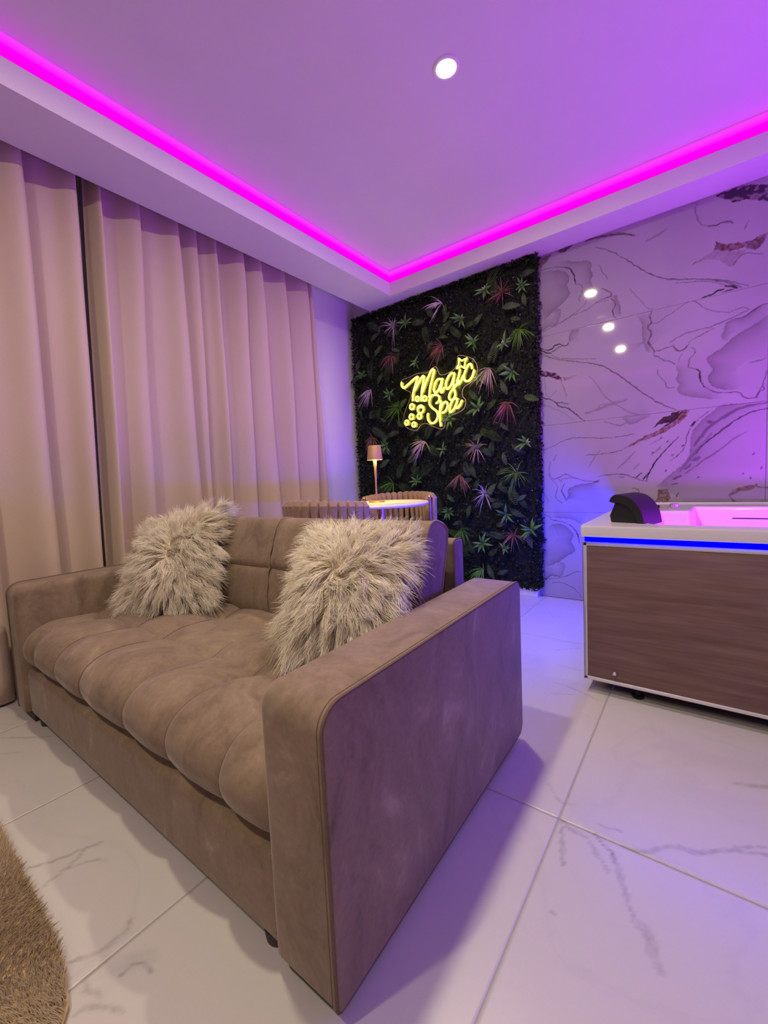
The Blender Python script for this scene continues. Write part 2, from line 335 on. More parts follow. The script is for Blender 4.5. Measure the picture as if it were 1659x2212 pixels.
WALL_PRINT = """lk 6.6 0.80 -0.547 2.270 -0.476 2.224 -0.395 2.154 -0.317 2.071 -0.256 2.012 -0.241 1.999 -0.179 1.961 -0.125 1.940 -0.073 1.924 0.027 1.891 0.092 1.864 0.139 1.838 0.185 1.806
lg 16.5 0.90 -0.603 2.322 -0.560 2.322 -0.517 2.318 -0.435 2.301 -0.394 2.288 -0.336 2.258
lk 5.3 0.60 -0.894 2.239 -0.811 2.233 -0.740 2.212 -0.712 2.198
lk 10.6 1.00 -0.722 2.204 -0.699 2.189 -0.676 2.153 -0.668 2.109 -0.661 2.081
lk 4.9 0.70 -0.661 2.081 -0.632 2.069 -0.621 2.043 -0.628 2.007 -0.644 1.989 -0.640 1.966
eL 112.2 0.55 -0.885 2.221 -0.811 2.212 -0.754 2.196 -0.717 2.167 -0.703 2.134 -0.709 2.103 -0.718 2.087 -0.700 2.048 -0.698 2.028 -0.724 1.998 -0.777 1.965 -0.816 1.941 -0.850 1.916 -0.901 1.894
eL 72.6 0.50 -0.810 2.260 -0.716 2.242 -0.666 2.220 -0.587 2.198 -0.569 2.169 -0.576 2.144 -0.566 2.113 -0.572 2.088 -0.566 2.049 -0.541 2.004 -0.520 1.971
lk 4.9 0.70 -0.576 2.144 -0.566 2.113 -0.572 2.088 -0.557 2.101
eL 52.8 0.50 -0.815 1.951 -0.786 1.958 -0.758 1.945 -0.756 1.915 -0.778 1.863 -0.802 1.854 -0.836 1.858 -0.866 1.841 -0.892 1.817
lk 5.3 0.60 -0.882 1.830 -0.793 1.857 -0.707 1.883 -0.652 1.911 -0.607 1.941 -0.598 1.957
lk 8.2 0.40 -0.793 1.842 -0.698 1.885 -0.607 1.899 -0.541 1.927 -0.478 1.927
lg 6.6 0.90 -0.545 1.932 -0.499 1.942 -0.461 1.949 -0.457 1.965 -0.473 1.979 -0.511 2.007
lg 7.9 0.90 -0.461 1.949 -0.440 1.902 -0.436 1.883 -0.451 1.856 -0.447 1.828 -0.433 1.806
eL 39.6 0.60 -0.448 1.941 -0.432 1.940 -0.422 1.910 -0.410 1.871 -0.406 1.808
lk 4.9 0.60 -0.531 2.154 -0.518 2.138 -0.506 2.103 -0.485 2.073 -0.477 2.048
lk 4.9 0.50 -0.360 1.958 -0.301 1.871 -0.263 1.817 -0.241 1.813
pg 0 0.85 -0.933 2.316 -0.810 2.317 -0.844 2.271 -0.904 2.247 -0.935 2.238
pd 0 0.90 -0.776 2.324 -0.670 2.331 -0.720 2.304 -0.753 2.307
eL 52.8 0.50 -0.709 1.724 -0.699 1.780 -0.676 1.794 -0.639 1.789
lk 9.2 1.00 -0.709 1.724 -0.719 1.709 -0.747 1.713 -0.770 1.728 -0.795 1.724 -0.814 1.709 -0.849 1.706 -0.904 1.734
lk 7.3 1.00 -0.756 1.710 -0.800 1.691 -0.815 1.691
lk 9.9 1.00 -0.904 1.724 -0.869 1.701 -0.820 1.675
lk 4.9 0.60 -0.820 1.675 -0.796 1.650 -0.739 1.626 -0.655 1.607 -0.544 1.585
lk 6.6 0.80 -0.899 1.707 -0.820 1.650 -0.725 1.611 -0.633 1.581 -0.544 1.550 -0.501 1.527 -0.447 1.484 -0.377 1.417 -0.298 1.335 -0.218 1.265 -0.233 1.276 -0.177 1.237 -0.129 1.211
lk 4.3 0.50 -0.899 1.692 -0.845 1.660 -0.748 1.616
lk 4.6 0.50 -0.584 1.482 -0.545 1.428 -0.511 1.365 -0.468 1.312 -0.418 1.267 -0.357 1.224 -0.313 1.205
ps 0 1.00 -0.916 1.587 -0.846 1.561 -0.793 1.543 -0.759 1.504 -0.750 1.483 -0.779 1.498 -0.822 1.521 -0.882 1.537 -0.917 1.569
pg 0 0.50 -0.750 1.508 -0.717 1.502 -0.656 1.505 -0.736 1.480
lg 6.6 0.60 -0.759 1.495 -0.750 1.453 -0.737 1.416 -0.728 1.380
lk 4.3 0.40 -0.867 1.524 -0.863 1.478 -0.859 1.416 -0.834 1.392 -0.785 1.429
ld 7.9 0.95 -0.909 1.419 -0.874 1.388 -0.834 1.374 -0.795 1.346 -0.772 1.317 -0.719 1.300 -0.677 1.260 -0.641 1.226 -0.614 1.203
ld 6.6 0.90 -0.795 1.348 -0.752 1.342 -0.714 1.324
lk 4.0 0.40 -0.875 1.342 -0.801 1.306 -0.743 1.268 -0.687 1.217
lk 23.1 0.30 -0.613 1.251 -0.533 1.269 -0.481 1.285 -0.418 1.295 -0.377 1.307
lk 8.2 0.40 -0.533 1.260 -0.529 1.287 -0.503 1.298
lg 8.6 0.90 -0.248 1.796 -0.256 1.763 -0.248 1.735 -0.267 1.710 -0.248 1.670 -0.263 1.621 -0.245 1.586 -0.233 1.562
eR 46.2 0.50 -0.325 1.799 -0.298 1.744 -0.294 1.686 -0.290 1.627 -0.290 1.627 -0.275 1.593 -0.267 1.569 -0.248 1.565
lk 5.9 0.70 -0.233 1.562 -0.239 1.541 -0.215 1.527 -0.185 1.499 -0.167 1.495 -0.134 1.467
lg 6.6 0.80 -0.233 1.562 -0.196 1.566 -0.167 1.573 -0.138 1.575
lk 4.6 0.60 -0.249 1.740 -0.226 1.723 -0.193 1.738 -0.142 1.763 -0.100 1.788 -0.072 1.799
lk 4.9 0.60 -0.052 1.801 -0.038 1.793 -0.018 1.765 0.012 1.737 0.061 1.711 0.100 1.697 0.131 1.700 0.165 1.704 0.192 1.687
lk 7.9 0.55 -0.156 1.596 -0.106 1.623 -0.037 1.635 0.030 1.639 0.094 1.654 0.141 1.670 0.186 1.685
lg 6.6 0.70 -0.071 1.577 -0.037 1.594 0.003 1.609 0.030 1.623 0.043 1.621
eR 52.8 0.55 0.274 1.698 0.234 1.694 0.207 1.679 0.168 1.654 0.141 1.654 0.110 1.650 0.091 1.627 0.085 1.597 0.076 1.575 0.085 1.557 0.105 1.544
lk 6.6 0.70 0.274 1.698 0.234 1.694 0.207 1.679 0.168 1.654 0.141 1.654
eR 112.2 0.60 0.303 1.656 0.263 1.637 0.217 1.607 0.142 1.567 0.102 1.537 0.080 1.513 0.024 1.481 0.015 1.462 0.025 1.435 0.038 1.412 0.035 1.392 0.020 1.370 0.026 1.341 0.043 1.313 0.082 1.290 0.130 1.282 0.161 1.285
lg 5.9 0.80 -0.057 1.544 -0.040 1.532 -0.040 1.511 -0.060 1.490 -0.067 1.462 -0.063 1.436 -0.022 1.416
lk 9.9 1.00 -0.029 1.419 -0.015 1.402 -0.020 1.386 -0.011 1.351 0.006 1.315
lk 6.6 0.80 0.006 1.315 0.033 1.290 0.082 1.271 0.149 1.263 0.171 1.239 0.193 1.224 0.220 1.224 0.229 1.242 0.237 1.256 0.255 1.261 0.252 1.277
eR 66.0 0.50 -0.134 1.467 -0.123 1.440 -0.118 1.409 -0.125 1.380 -0.112 1.348 -0.121 1.324 -0.108 1.300 -0.069 1.277 -0.017 1.262 0.033 1.246 0.082 1.243
lk 5.3 0.60 -0.218 1.454 -0.211 1.422 -0.185 1.382 -0.173 1.350 -0.162 1.339 -0.133 1.334
lk 7.3 0.60 0.262 1.357 0.252 1.297 0.240 1.263 0.226 1.219
lg 9.9 0.90 -0.138 1.570 -0.127 1.549 -0.102 1.539 -0.081 1.549 -0.071 1.568
lk 4.9 0.50 -0.116 1.472 -0.109 1.505 -0.099 1.519
lk 8.2 0.50 0.196 1.411 0.232 1.415 0.261 1.423
ps 0 1.00 0.039 2.323 0.148 2.328 0.265 2.282 0.294 2.189 0.254 2.206 0.178 2.247 0.118 2.256 0.087 2.284
lk 9.2 0.80 0.012 2.179 0.041 2.168 0.073 2.171 0.104 2.166 0.119 2.149
lk 9.9 0.40 -0.062 2.323 -0.035 2.308 -0.045 2.289 -0.035 2.237 -0.018 2.198 0.012 2.177
lk 13.2 0.35 -0.279 2.203 -0.216 2.218 -0.166 2.236
lk 5.9 0.50 0.183 2.139 0.171 2.121 0.163 2.098
pg 0 1.00 0.048 2.083 0.089 2.054 0.136 2.043 0.196 2.036 0.228 2.050 0.257 2.051 0.240 2.008 0.212 1.981 0.191 1.996 0.167 2.013 0.121 2.010 0.074 2.023 0.042 2.042
pg 0 0.35 0.042 2.042 0.121 2.006 0.182 2.000 0.152 1.964 0.125 1.935 0.106 1.934 0.059 1.981 0.010 2.002 -0.053 1.999 -0.007 2.019
lg 8.2 0.70 -0.053 1.999 -0.007 2.011
lk 6.6 0.60 0.122 1.932 0.140 1.965 0.176 1.979 0.212 1.959 0.241 1.952
lk 11.9 1.00 0.089 1.836 0.123 1.823 0.142 1.808
lk 9.9 1.00 -0.008 1.807 0.035 1.811 0.060 1.823 0.086 1.823
lk 6.6 0.80 0.157 1.807 0.123 1.835 0.092 1.856 0.044 1.879
lk 6.6 0.90 0.076 1.808 0.133 1.809
lk 5.3 0.60 -0.132 1.923 -0.073 1.908 -0.006 1.893 0.044 1.871 0.089 1.842
pd 0 1.00 -0.147 1.194 -0.104 1.199 -0.122 1.164 -0.158 1.138 -0.188 1.137 -0.214 1.131 -0.244 1.113 -0.214 1.145 -0.188 1.173 -0.151 1.181
pb 0 1.00 -0.090 1.201 -0.055 1.198 -0.082 1.155 -0.122 1.121 -0.165 1.091 -0.221 1.065 -0.291 1.045 -0.278 1.053 -0.338 1.022 -0.399 0.999 -0.338 1.040 -0.278 1.071 -0.291 1.068 -0.233 1.089 -0.176 1.118 -0.129 1.156
ld 9.9 1.00 -0.097 1.195 -0.129 1.156 -0.165 1.130 -0.195 1.107
eR 165.0 0.55 0.265 1.201 0.162 1.200 0.083 1.202 0.034 1.169 -0.013 1.121 -0.040 1.086 -0.054 1.044 -0.057 0.980 -0.060 0.937 -0.102 0.879 -0.164 0.820 -0.213 0.772 -0.224 0.754
lk 9.9 0.85 0.266 1.162 0.194 1.144 0.132 1.107 0.068 1.053 0.019 1.012 -0.012 0.976 -0.032 0.944
lk 19.8 0.55 0.265 1.189 0.163 1.176 0.067 1.123 0.018 1.079 -0.019 1.024 -0.039 0.991
lk 11.5 0.45 0.189 1.048 0.133 1.013 0.085 0.968 0.036 0.930 -0.032 0.875 -0.081 0.834
lk 16.5 0.35 0.042 1.056 -0.005 0.997 -0.039 0.948 -0.081 0.886 -0.109 0.844
lk 19.8 0.60 0.021 1.117 0.038 1.119
lk 26.4 0.50 -0.042 0.910 -0.018 0.921
lk 13.2 0.70 -0.138 0.805 -0.098 0.826
lk 13.2 0.60 -0.081 0.860 -0.053 0.889
lk 6.6 0.80 -0.146 0.770 -0.114 0.780
lk 8.2 0.70 -0.123 0.698 -0.111 0.724
lk 5.9 0.70 0.024 1.179 -0.033 1.127 -0.068 1.071 -0.078 1.038 -0.082 0.991 -0.110 0.949 -0.150 0.913
lk 9.9 1.00 -0.037 1.128 -0.058 1.105
lk 13.2 1.00 -0.098 0.992 -0.087 0.999
lk 9.9 0.80 -0.110 0.949 -0.124 0.933
lk 13.2 0.60 -0.146 0.943 -0.139 0.947
lk 8.6 0.85 -0.114 1.050 -0.195 0.956 -0.252 0.865 -0.275 0.802
lk 10.6 0.70 -0.202 1.046 -0.197 1.055
lk 10.6 0.70 -0.240 0.964 -0.235 0.973
lk 10.6 0.70 -0.169 1.025 -0.163 1.034
lk 10.6 0.70 -0.176 0.852 -0.170 0.861
lk 10.6 0.70 0.215 0.921 0.219 0.929
lk 10.6 0.70 0.173 0.818 0.178 0.826
lk 10.6 0.70 -0.024 0.805 -0.019 0.814
lk 10.6 0.70 0.247 0.846 0.251 0.855
lk 10.6 0.70 0.230 0.754 0.234 0.763
lk 10.6 0.70 0.205 0.792 0.209 0.800
lk 6.6 0.35 -0.256 1.019 -0.210 1.042 -0.199 1.054
lk 9.9 0.40 -0.248 0.955 -0.217 0.980 -0.198 1.005
lk 9.9 0.90 -0.326 0.822 -0.298 0.849
lk 9.9 1.00 -0.270 0.797 -0.263 0.842 -0.217 0.930
lk 8.6 1.00 -0.290 0.807 -0.274 0.834
pb 0 0.90 -0.213 0.745 -0.164 0.748 -0.149 0.694 -0.160 0.671 -0.232 0.670 -0.215 0.699
pb 0 0.80 0.117 0.711 0.140 0.736 0.174 0.752 0.227 0.758 0.224 0.742 0.196 0.727 0.168 0.727 0.131 0.699
lk 7.3 0.90 0.118 0.707 0.144 0.669 0.200 0.666 0.267 0.666
lk 7.9 0.70 0.230 0.762 0.239 0.746 0.266 0.745
lk 5.9 0.70 -0.891 1.029 -0.805 1.063 -0.731 1.092 -0.661 1.097 -0.526 1.083 -0.440 1.080 -0.337 1.089
lk 6.6 0.60 -0.399 0.999 -0.462 0.985 -0.549 0.978 -0.616 0.983
lk 6.6 0.70 -0.536 0.836 -0.484 0.846 -0.399 0.844 -0.338 0.823 -0.298 0.802 -0.266 0.797
lk 6.6 0.60 -0.420 0.826 -0.387 0.829
lk 5.9 0.70 -0.350 0.757 -0.318 0.747 -0.314 0.729
lk 5.9 0.70 -0.836 0.952 -0.845 0.891 -0.833 0.838 -0.793 0.836 -0.744 0.860 -0.687 0.837 -0.617 0.814 -0.559 0.807 -0.532 0.811
lk 4.9 0.60 -0.788 0.836 -0.774 0.815 -0.754 0.830 -0.697 0.833
ld 11.5 0.90 -0.568 0.803 -0.537 0.806
eR 59.4 0.60 -0.528 0.806 -0.590 0.794 -0.664 0.786 -0.716 0.762 -0.726 0.737 -0.717 0.721 -0.737 0.691 -0.727 0.681
lk 6.6 0.80 -0.745 0.799 -0.765 0.753 -0.746 0.706 -0.737 0.675
lk 5.9 0.70 -0.794 0.754 -0.805 0.702 -0.761 0.665
lk 4.0 0.50 -0.833 0.833 -0.794 0.785 -0.794 0.754
lk 4.0 0.50 -0.896 0.751 -0.851 0.676
lk 6.6 0.60 -0.796 0.996 -0.816 0.951
lk 7.9 0.40 -0.598 0.898 -0.571 0.945 -0.531 1.000
lk 13.2 0.35 -0.428 0.883 -0.387 0.923 -0.334 0.980
lk 13.2 0.30 -0.338 0.874 -0.310 0.909
eR 46.2 0.50 -0.406 1.196 -0.374 1.164 -0.353 1.152 -0.317 1.162 -0.240 1.197
lk 4.6 0.60 -0.503 1.189 -0.457 1.165 -0.415 1.150 -0.394 1.157 -0.378 1.165
eL 85.8 0.60 -0.868 0.487 -0.833 0.515 -0.783 0.521 -0.735 0.500 -0.699 0.459 -0.695 0.433 -0.710 0.406 -0.692 0.369 -0.690 0.334 -0.745 0.296 -0.787 0.259 -0.851 0.225 -0.916 0.201
eL 39.6 0.50 -0.808 0.251 -0.775 0.254 -0.750 0.234 -0.759 0.198 -0.768 0.170 -0.789 0.151 -0.839 0.154 -0.865 0.138 -0.891 0.113
lk 5.9 0.80 -0.789 0.151 -0.839 0.154 -0.865 0.138 -0.891 0.113
lk 5.3 0.70 -0.883 0.585 -0.849 0.572 -0.833 0.550 -0.759 0.534 -0.718 0.516
lk 8.6 1.00 -0.718 0.516 -0.687 0.485 -0.667 0.447 -0.656 0.396
eR 46.2 0.50 -0.833 0.563 -0.722 0.561 -0.678 0.545 -0.639 0.524
lk 6.6 0.60 -0.865 0.129 -0.789 0.142 -0.727 0.170 -0.682 0.196 -0.650 0.199
lk 4.9 0.70 -0.840 0.100 -0.789 0.110 -0.728 0.095 -0.676 0.062 -0.652 0.026
"""
FLOOR_PRINT = """l 12.0 0.50 -0.277 1.042 -0.263 0.987 -0.248 0.947 -0.243 0.913
l 18.0 0.45 -0.277 1.042 -0.249 1.022 -0.223 1.020 -0.215 1.019
l 12.0 0.40 -0.215 1.019 -0.183 0.980 -0.159 0.951
l 4.0 0.80 -0.197 1.038 -0.173 1.016 -0.156 1.004 -0.149 0.983
l 16.0 0.45 -0.149 0.983 -0.140 0.970 -0.128 0.936 -0.113 0.898 -0.099 0.867
l 26.0 0.40 -0.099 0.867 -0.077 0.858 -0.065 0.827 -0.061 0.812 -0.049 0.796
l 15.0 0.45 -0.142 1.038 -0.101 1.048 -0.050 1.100 0.002 1.115 0.054 1.159 0.123 1.190
l 9.0 0.45 -0.199 1.070 -0.171 1.079 -0.151 1.079
l 18.0 0.45 0.076 1.429 0.124 1.444 0.165 1.476
l 10.0 0.30 -0.339 1.148 -0.296 1.101 -0.260 1.109
l 8.0 0.40 0.125 1.216 0.064 1.176
l 6.0 0.50 -0.232 0.795 -0.227 0.791
l 6.0 0.60 -1.260 0.201 -1.238 0.232 -1.222 0.268 -1.206 0.305 -1.195 0.328
l 6.0 0.55 -1.172 0.207 -1.180 0.247 -1.202 0.297
l 12.0 0.50 -0.939 0.191 -0.919 0.215 -0.908 0.245 -0.909 0.276 -0.927 0.292
l 12.0 0.35 -0.884 0.194 -0.879 0.212 -0.886 0.235
l 4.0 0.60 -0.836 0.242 -0.831 0.264 -0.806 0.279 -0.790 0.272
l 12.0 0.40 -0.876 0.197 -0.858 0.195 -0.826 0.207
l 10.0 0.50 -2.035 0.291 -1.949 0.352 -1.879 0.404
l 16.0 0.25 -1.910 0.268 -1.849 0.318
l 5.0 0.40 -1.179 0.252 -1.160 0.290 -1.123 0.320
l 12.0 0.40 -0.834 0.170 -0.820 0.193 -0.768 0.222
l 40.0 0.15 -0.862 0.221 -0.844 0.264 -0.810 0.291
l 8.0 0.40 -0.606 2.221 -0.543 2.219 -0.490 2.230
l 8.0 0.40 -0.571 2.089 -0.479 2.180
l 7.0 0.35 -0.528 1.929 -0.474 1.932 -0.418 1.921
l 6.0 0.35 -0.482 1.757 -0.404 1.743
l 8.0 0.40 -0.763 2.669 -0.717 2.584 -0.673 2.596
l 6.0 0.40 -0.449 1.749 -0.371 1.725 -0.312 1.695
l 6.0 0.35 -0.468 1.656 -0.393 1.694
"""

def seg_dist(X, Y, P):
    """distance to polyline, signed side (left positive), and arc parameter"""
    best = np.full(X.shape, 1e9); side = np.zeros(X.shape); par = np.zeros(X.shape)
    n = len(P) - 1
    for i in range(n):
        ax, ay = P[i]; bx, by = P[i + 1]
        dx, dy = bx - ax, by - ay
        L2 = dx * dx + dy * dy + 1e-12
        t = np.clip(((X - ax) * dx + (Y - ay) * dy) / L2, 0, 1)
        ex, ey = X - ax - t * dx, Y - ay - t * dy
        d = np.hypot(ex, ey)
        w = d < best
        best = np.where(w, d, best)
        side = np.where(w, dx * ey - dy * ex, side)
        par = np.where(w, (i + t) / n, par)
    return best, side, par

def inside(X, Y, P):
    r = np.zeros(X.shape, bool); n = len(P); j = n - 1
    for i in range(n):
        xi, yi = P[i]; xj, yj = P[j]
        c = ((yi > Y) != (yj > Y)) & (X < (xj - xi) * (Y - yi) / (yj - yi + 1e-12) + xi)
        r ^= c; j = i
    return r

def wob(X, Y, s, ph):
    return np.sin(X * s + 1.7 * np.sin(Y * s * 0.8 + ph)) * np.cos(Y * s * 1.1 + 1.3 * np.sin(X * s * 0.6 + ph * 2))

def parse(txt):
    out = []
    for ln in txt.strip().splitlines():
        a = ln.split(); q = list(map(float, a[3:]))
        pts = list(zip(q[0::2], q[1::2]))
        if a[0][0] in 'le': pts = spline(pts, 5)
        out.append((a[0], float(a[1]) / 1000, float(a[2]), pts))
    return out

def paint(X, Y, strokes, gap):
    R = np.zeros(X.shape); G = np.zeros(X.shape); B = np.zeros(X.shape)
    x0, x1, y0, y1 = X.min(), X.max(), Y.min(), Y.max()
    for kind, w, al, P in strokes:
        px = [p[0] for p in P]; py = [p[1] for p in P]
        pad = 0.02 + 3 * w
        if max(px) < x0 - pad or min(px) > x1 + pad or max(py) < y0 - pad or min(py) > y1 + pad: continue
        ii = np.where((X[0] > min(px) - pad) & (X[0] < max(px) + pad))[0]
        jj = np.where((Y[:, 0] > min(py) - pad) & (Y[:, 0] < max(py) + pad))[0]
        if len(ii) == 0 or len(jj) == 0: continue
        s = np.s_[jj[0]:jj[-1] + 1, ii[0]:ii[-1] + 1]
        x, y = X[s], Y[s]
        xw = x + 0.0025 * wob(x, y, 90, 1.0); yw = y + 0.0025 * wob(y, x, 80, 2.0)
        if kind[0] == 'l':
            d, _, t = seg_dist(xw, yw, P)
            ww = w * 0.5 * (0.55 + 0.45 * np.sin(np.pi * np.clip(t, 0.03, 0.97)) + 0.25 * wob(x, y, 60, 3.0))
            v = al * (1 - sstep(0.45, 1.25, d / np.maximum(ww, gap * 0.55)))
            if kind[1:] == 'g':
                G[s] = np.maximum(G[s], v); R[s] = np.maximum(R[s], 0.35 * v)
            else: R[s] = np.maximum(R[s], v)
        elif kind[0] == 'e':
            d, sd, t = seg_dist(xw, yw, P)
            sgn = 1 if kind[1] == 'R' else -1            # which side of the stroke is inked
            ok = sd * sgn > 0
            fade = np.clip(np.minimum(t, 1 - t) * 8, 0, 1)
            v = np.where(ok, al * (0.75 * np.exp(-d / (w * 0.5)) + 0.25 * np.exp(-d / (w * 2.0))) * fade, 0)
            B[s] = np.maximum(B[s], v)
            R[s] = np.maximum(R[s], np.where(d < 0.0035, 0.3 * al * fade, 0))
        else:
            v = np.where(inside(xw, yw, P), al, 0)
            c = kind[1]
            if c == 'g':
                G[s] = np.maximum(G[s], v); R[s] = np.maximum(R[s], v * 0.3 * (wob(x, y, 45, 1) > 0.1))
            elif c == 'b': G[s] = np.maximum(G[s], v)
            elif c == 'd':
                R[s] = np.maximum(R[s], v * 0.8); G[s] = np.maximum(G[s], v)
            else:
                R[s] = np.maximum(R[s], v * np.where(wob(x, y, 110, 1) + wob(y, x, 70, 3) > -0.25, 0.95, 0.25))
                G[s] = np.maximum(G[s], v * 0.6)
    return R, G, B

def grid_tile(name, x0, x1, y0, y1, gap, strokes, place, material, parent, thick=0.008):
    """a tile whose face is a fine grid carrying the print as a colour attribute; place(X, Y, depth) -> xyz"""
    nx = max(2, int(round((x1 - x0) / gap)) + 1); ny = max(2, int(round((y1 - y0) / gap)) + 1)
    X, Y = np.meshgrid(np.linspace(x0, x1, nx), np.linspace(y0, y1, ny))
    R, G, B = paint(X, Y, strokes, gap) if strokes else (np.zeros(X.shape),) * 3
    v = place(X.ravel(), Y.ravel(), 0.0)
    idx = np.arange(nx * ny).reshape(ny, nx)
    f = np.stack([idx[:-1, :-1], idx[:-1, 1:], idx[1:, 1:], idx[1:, :-1]], -1).reshape(-1, 4)
    ring = np.concatenate([idx[0, :], idx[1:, -1], idx[-1, -2::-1], idx[-2:0:-1, 0]])
    n0 = len(v)
    Xr, Yr = X.ravel()[ring], Y.ravel()[ring]
    cx, cy = (x0 + x1) / 2, (y0 + y1) / 2
    v2 = place(Xr, Yr, thick)
    v = np.concatenate([v, v2])
    k = np.arange(len(ring)); k2 = (k + 1) % len(ring)
    f = np.concatenate([f, np.stack([ring[k2], ring[k], n0 + k, n0 + k2], -1)])
    me = bpy.data.meshes.new(name)
    me.vertices.add(len(v)); me.vertices.foreach_set('co', v.ravel())
    me.loops.add(f.size); me.loops.foreach_set('vertex_index', f.ravel().astype(np.int32))
    me.polygons.add(len(f)); me.polygons.foreach_set('loop_start', (np.arange(len(f)) * 4).astype(np.int32))
    me.update(calc_edges=True)
    ca = me.color_attributes.new('print', 'FLOAT_COLOR', 'POINT')
    cc = np.zeros((len(v), 4)); cc[:, 3] = 1
    cc[:n0, 0] = R.ravel(); cc[:n0, 1] = G.ravel(); cc[:n0, 2] = B.ravel()
    ca.data.foreach_set('color', cc.ravel().astype(np.float32))
    return link(name, me, material, parent)

# ------------------------------------------------------------------ setting: floor, walls, ceiling
floor = struct(MB().box((-2.72, -2.75, -0.10), (2.15, 3.14, -0.0010)).build('floor', m_fgrout, None, smooth=False))
fst = parse(FLOOR_PRINT)
fst = [('l', w, al * 0.95, P) for k, w, al, P in fst]
gp = 0.00055
for ix in range(-4, 4):
    for iy in range(-3, 4):
        x0 = max(-2.57, 0.3175 + (ix - 1) * 0.6); x1 = min(2.0, 0.3175 + ix * 0.6)
        y0 = max(-2.6, 1.039 + (iy - 1) * 1.2); y1 = min(3.01, 1.039 + iy * 1.2)
        if x1 - x0 < 0.02 or y1 - y0 < 0.02: continue
        seen = x0 < 0.5 and x1 > -2.3 and y1 > 0.1
        grid_tile('tile', x0 + gp, x1 - gp, y0 + gp, y1 - gp, 0.007 if seen else 0.3, fst if seen else None,
                  lambda X, Y, d: np.stack([X, Y, np.full_like(X, -d)], -1), m_floor, floor, 0.0009)

wall_back = struct(MB().box((-2.72, 3.0185, 0), (2.15, 3.14, 2.62)).build('wall_back', m_grout, None, smooth=False))
wst = parse(WALL_PRINT)
nxt = wst + [(k, w, al, [(2 * 0.267 - x, z) for x, z in P][::-1] if k[0] == 'e' else [(2 * 0.267 - x, z) for x, z in P]) for k, w, al, P in wst]   # the same print mirrored on the next tiles
for ix in range(-2, 4):
    for iz in range(0, 4):
        x0 = 0.267 + (ix - 1) * 1.2; x1 = x0 + 1.2
        x0, x1 = max(x0, -2.57), min(x1, 2.0)
        z0, z1 = iz * 0.6 * 1.0, (iz + 1) * 0.6
        z1 = min(z1, SOFF + 0.01)
        if x1 - x0 < 0.02: continue
        if x0 < -0.95 < x1:      # split so that only the part in view needs the fine grid
            pass
        seen = x1 > -1.1 and x0 < 0.2
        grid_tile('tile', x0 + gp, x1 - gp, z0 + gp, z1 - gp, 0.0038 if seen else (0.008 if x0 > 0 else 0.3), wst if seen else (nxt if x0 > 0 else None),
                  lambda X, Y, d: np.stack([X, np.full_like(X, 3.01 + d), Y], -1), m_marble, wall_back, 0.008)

struct(MB().box((-2.72, -2.75, 0), (-2.57, 3.03, 2.62)).build('wall_left', m_wallpaint, None, smooth=False))
struct(MB().box((2.0, -2.75, 0), (2.15, 3.03, 2.62)).build('wall_right', m_bouncepaint, None, smooth=False))
struct(MB().box((-2.72, -2.75, 0), (2.15, -2.6, 2.62)).build('wall_front', m_fillcutpaint, None, smooth=False))
struct(MB().box((-2.72, -2.75, CEIL), (2.15, 3.14, CEIL + 0.1)).build('ceiling', m_paint, None, smooth=False))
LX, BY, RX, FY = -1.98, 2.80, 1.72, -2.32          # inner edges of the lowered border
def soffit(name, lip_box, body_box):
    return struct(MB().box(*lip_box).box(*body_box).build(name, m_paint, None, smooth=False))
e_ = 0.055
soffit('trim_1', ((-2.29, FY, SOFF), (LX, BY, LIP)), ((-2.29, FY, LIP), (LX - e_, BY + e_, CEIL)))
soffit('trim_2', ((-2.29, BY, SOFF), (2.0, 3.0185, LIP)), ((-2.29, BY + e_, LIP), (2.0, 3.0185, CEIL)))
soffit('trim_3', ((RX, FY, SOFF), (2.0, BY, LIP)), ((RX + e_, FY, LIP), (2.0, BY + e_, CEIL)))
soffit('trim_4', ((-2.29, -2.6, SOFF), (2.0, FY, LIP)), ((-2.29, -2.6, LIP), (2.0, FY - e_, CEIL)))

# ------------------------------------------------------------------ magenta cove strips
M = bpy.data.materials.new('magenta_diffuser'); M.use_nodes = True
nt = M.node_tree; nt.nodes.remove(nt.nodes['Principled BSDF'])
em = nt.nodes.new('ShaderNodeEmission'); em.inputs[1].default_value = COVE_E
tc = nt.nodes.new('ShaderNodeTexCoord'); sx = nt.nodes.new('ShaderNodeSeparateXYZ')
mr = nt.nodes.new('ShaderNodeMapRange'); mr.inputs[1].default_value = LIP; mr.inputs[2].default_value = CEIL
rp = nt.nodes.new('ShaderNodeValToRGB')
el = rp.color_ramp.elements
el[0].position = 0.0; el[0].color = (0.80, 0.0, 0.68, 1)
el[1].position = 1.0; el[1].color = (0.66, 0.05, 0.72, 1)
for p, c in ((0.35, (0.90, 0.0, 0.80, 1)), (0.7, (0.82, 0.035, 0.88, 1))):
    e = el.new(p); e.color = c
nt.links.new(tc.outputs['Object'], sx.inputs[0]); nt.links.new(sx.outputs[2], mr.inputs[0])
nt.links.new(mr.outputs[0], rp.inputs[0]); nt.links.new(rp.outputs[0], em.inputs[0])
nt.links.new(em.outputs[0], nt.nodes['Material Output'].inputs[0])
m_magenta = M
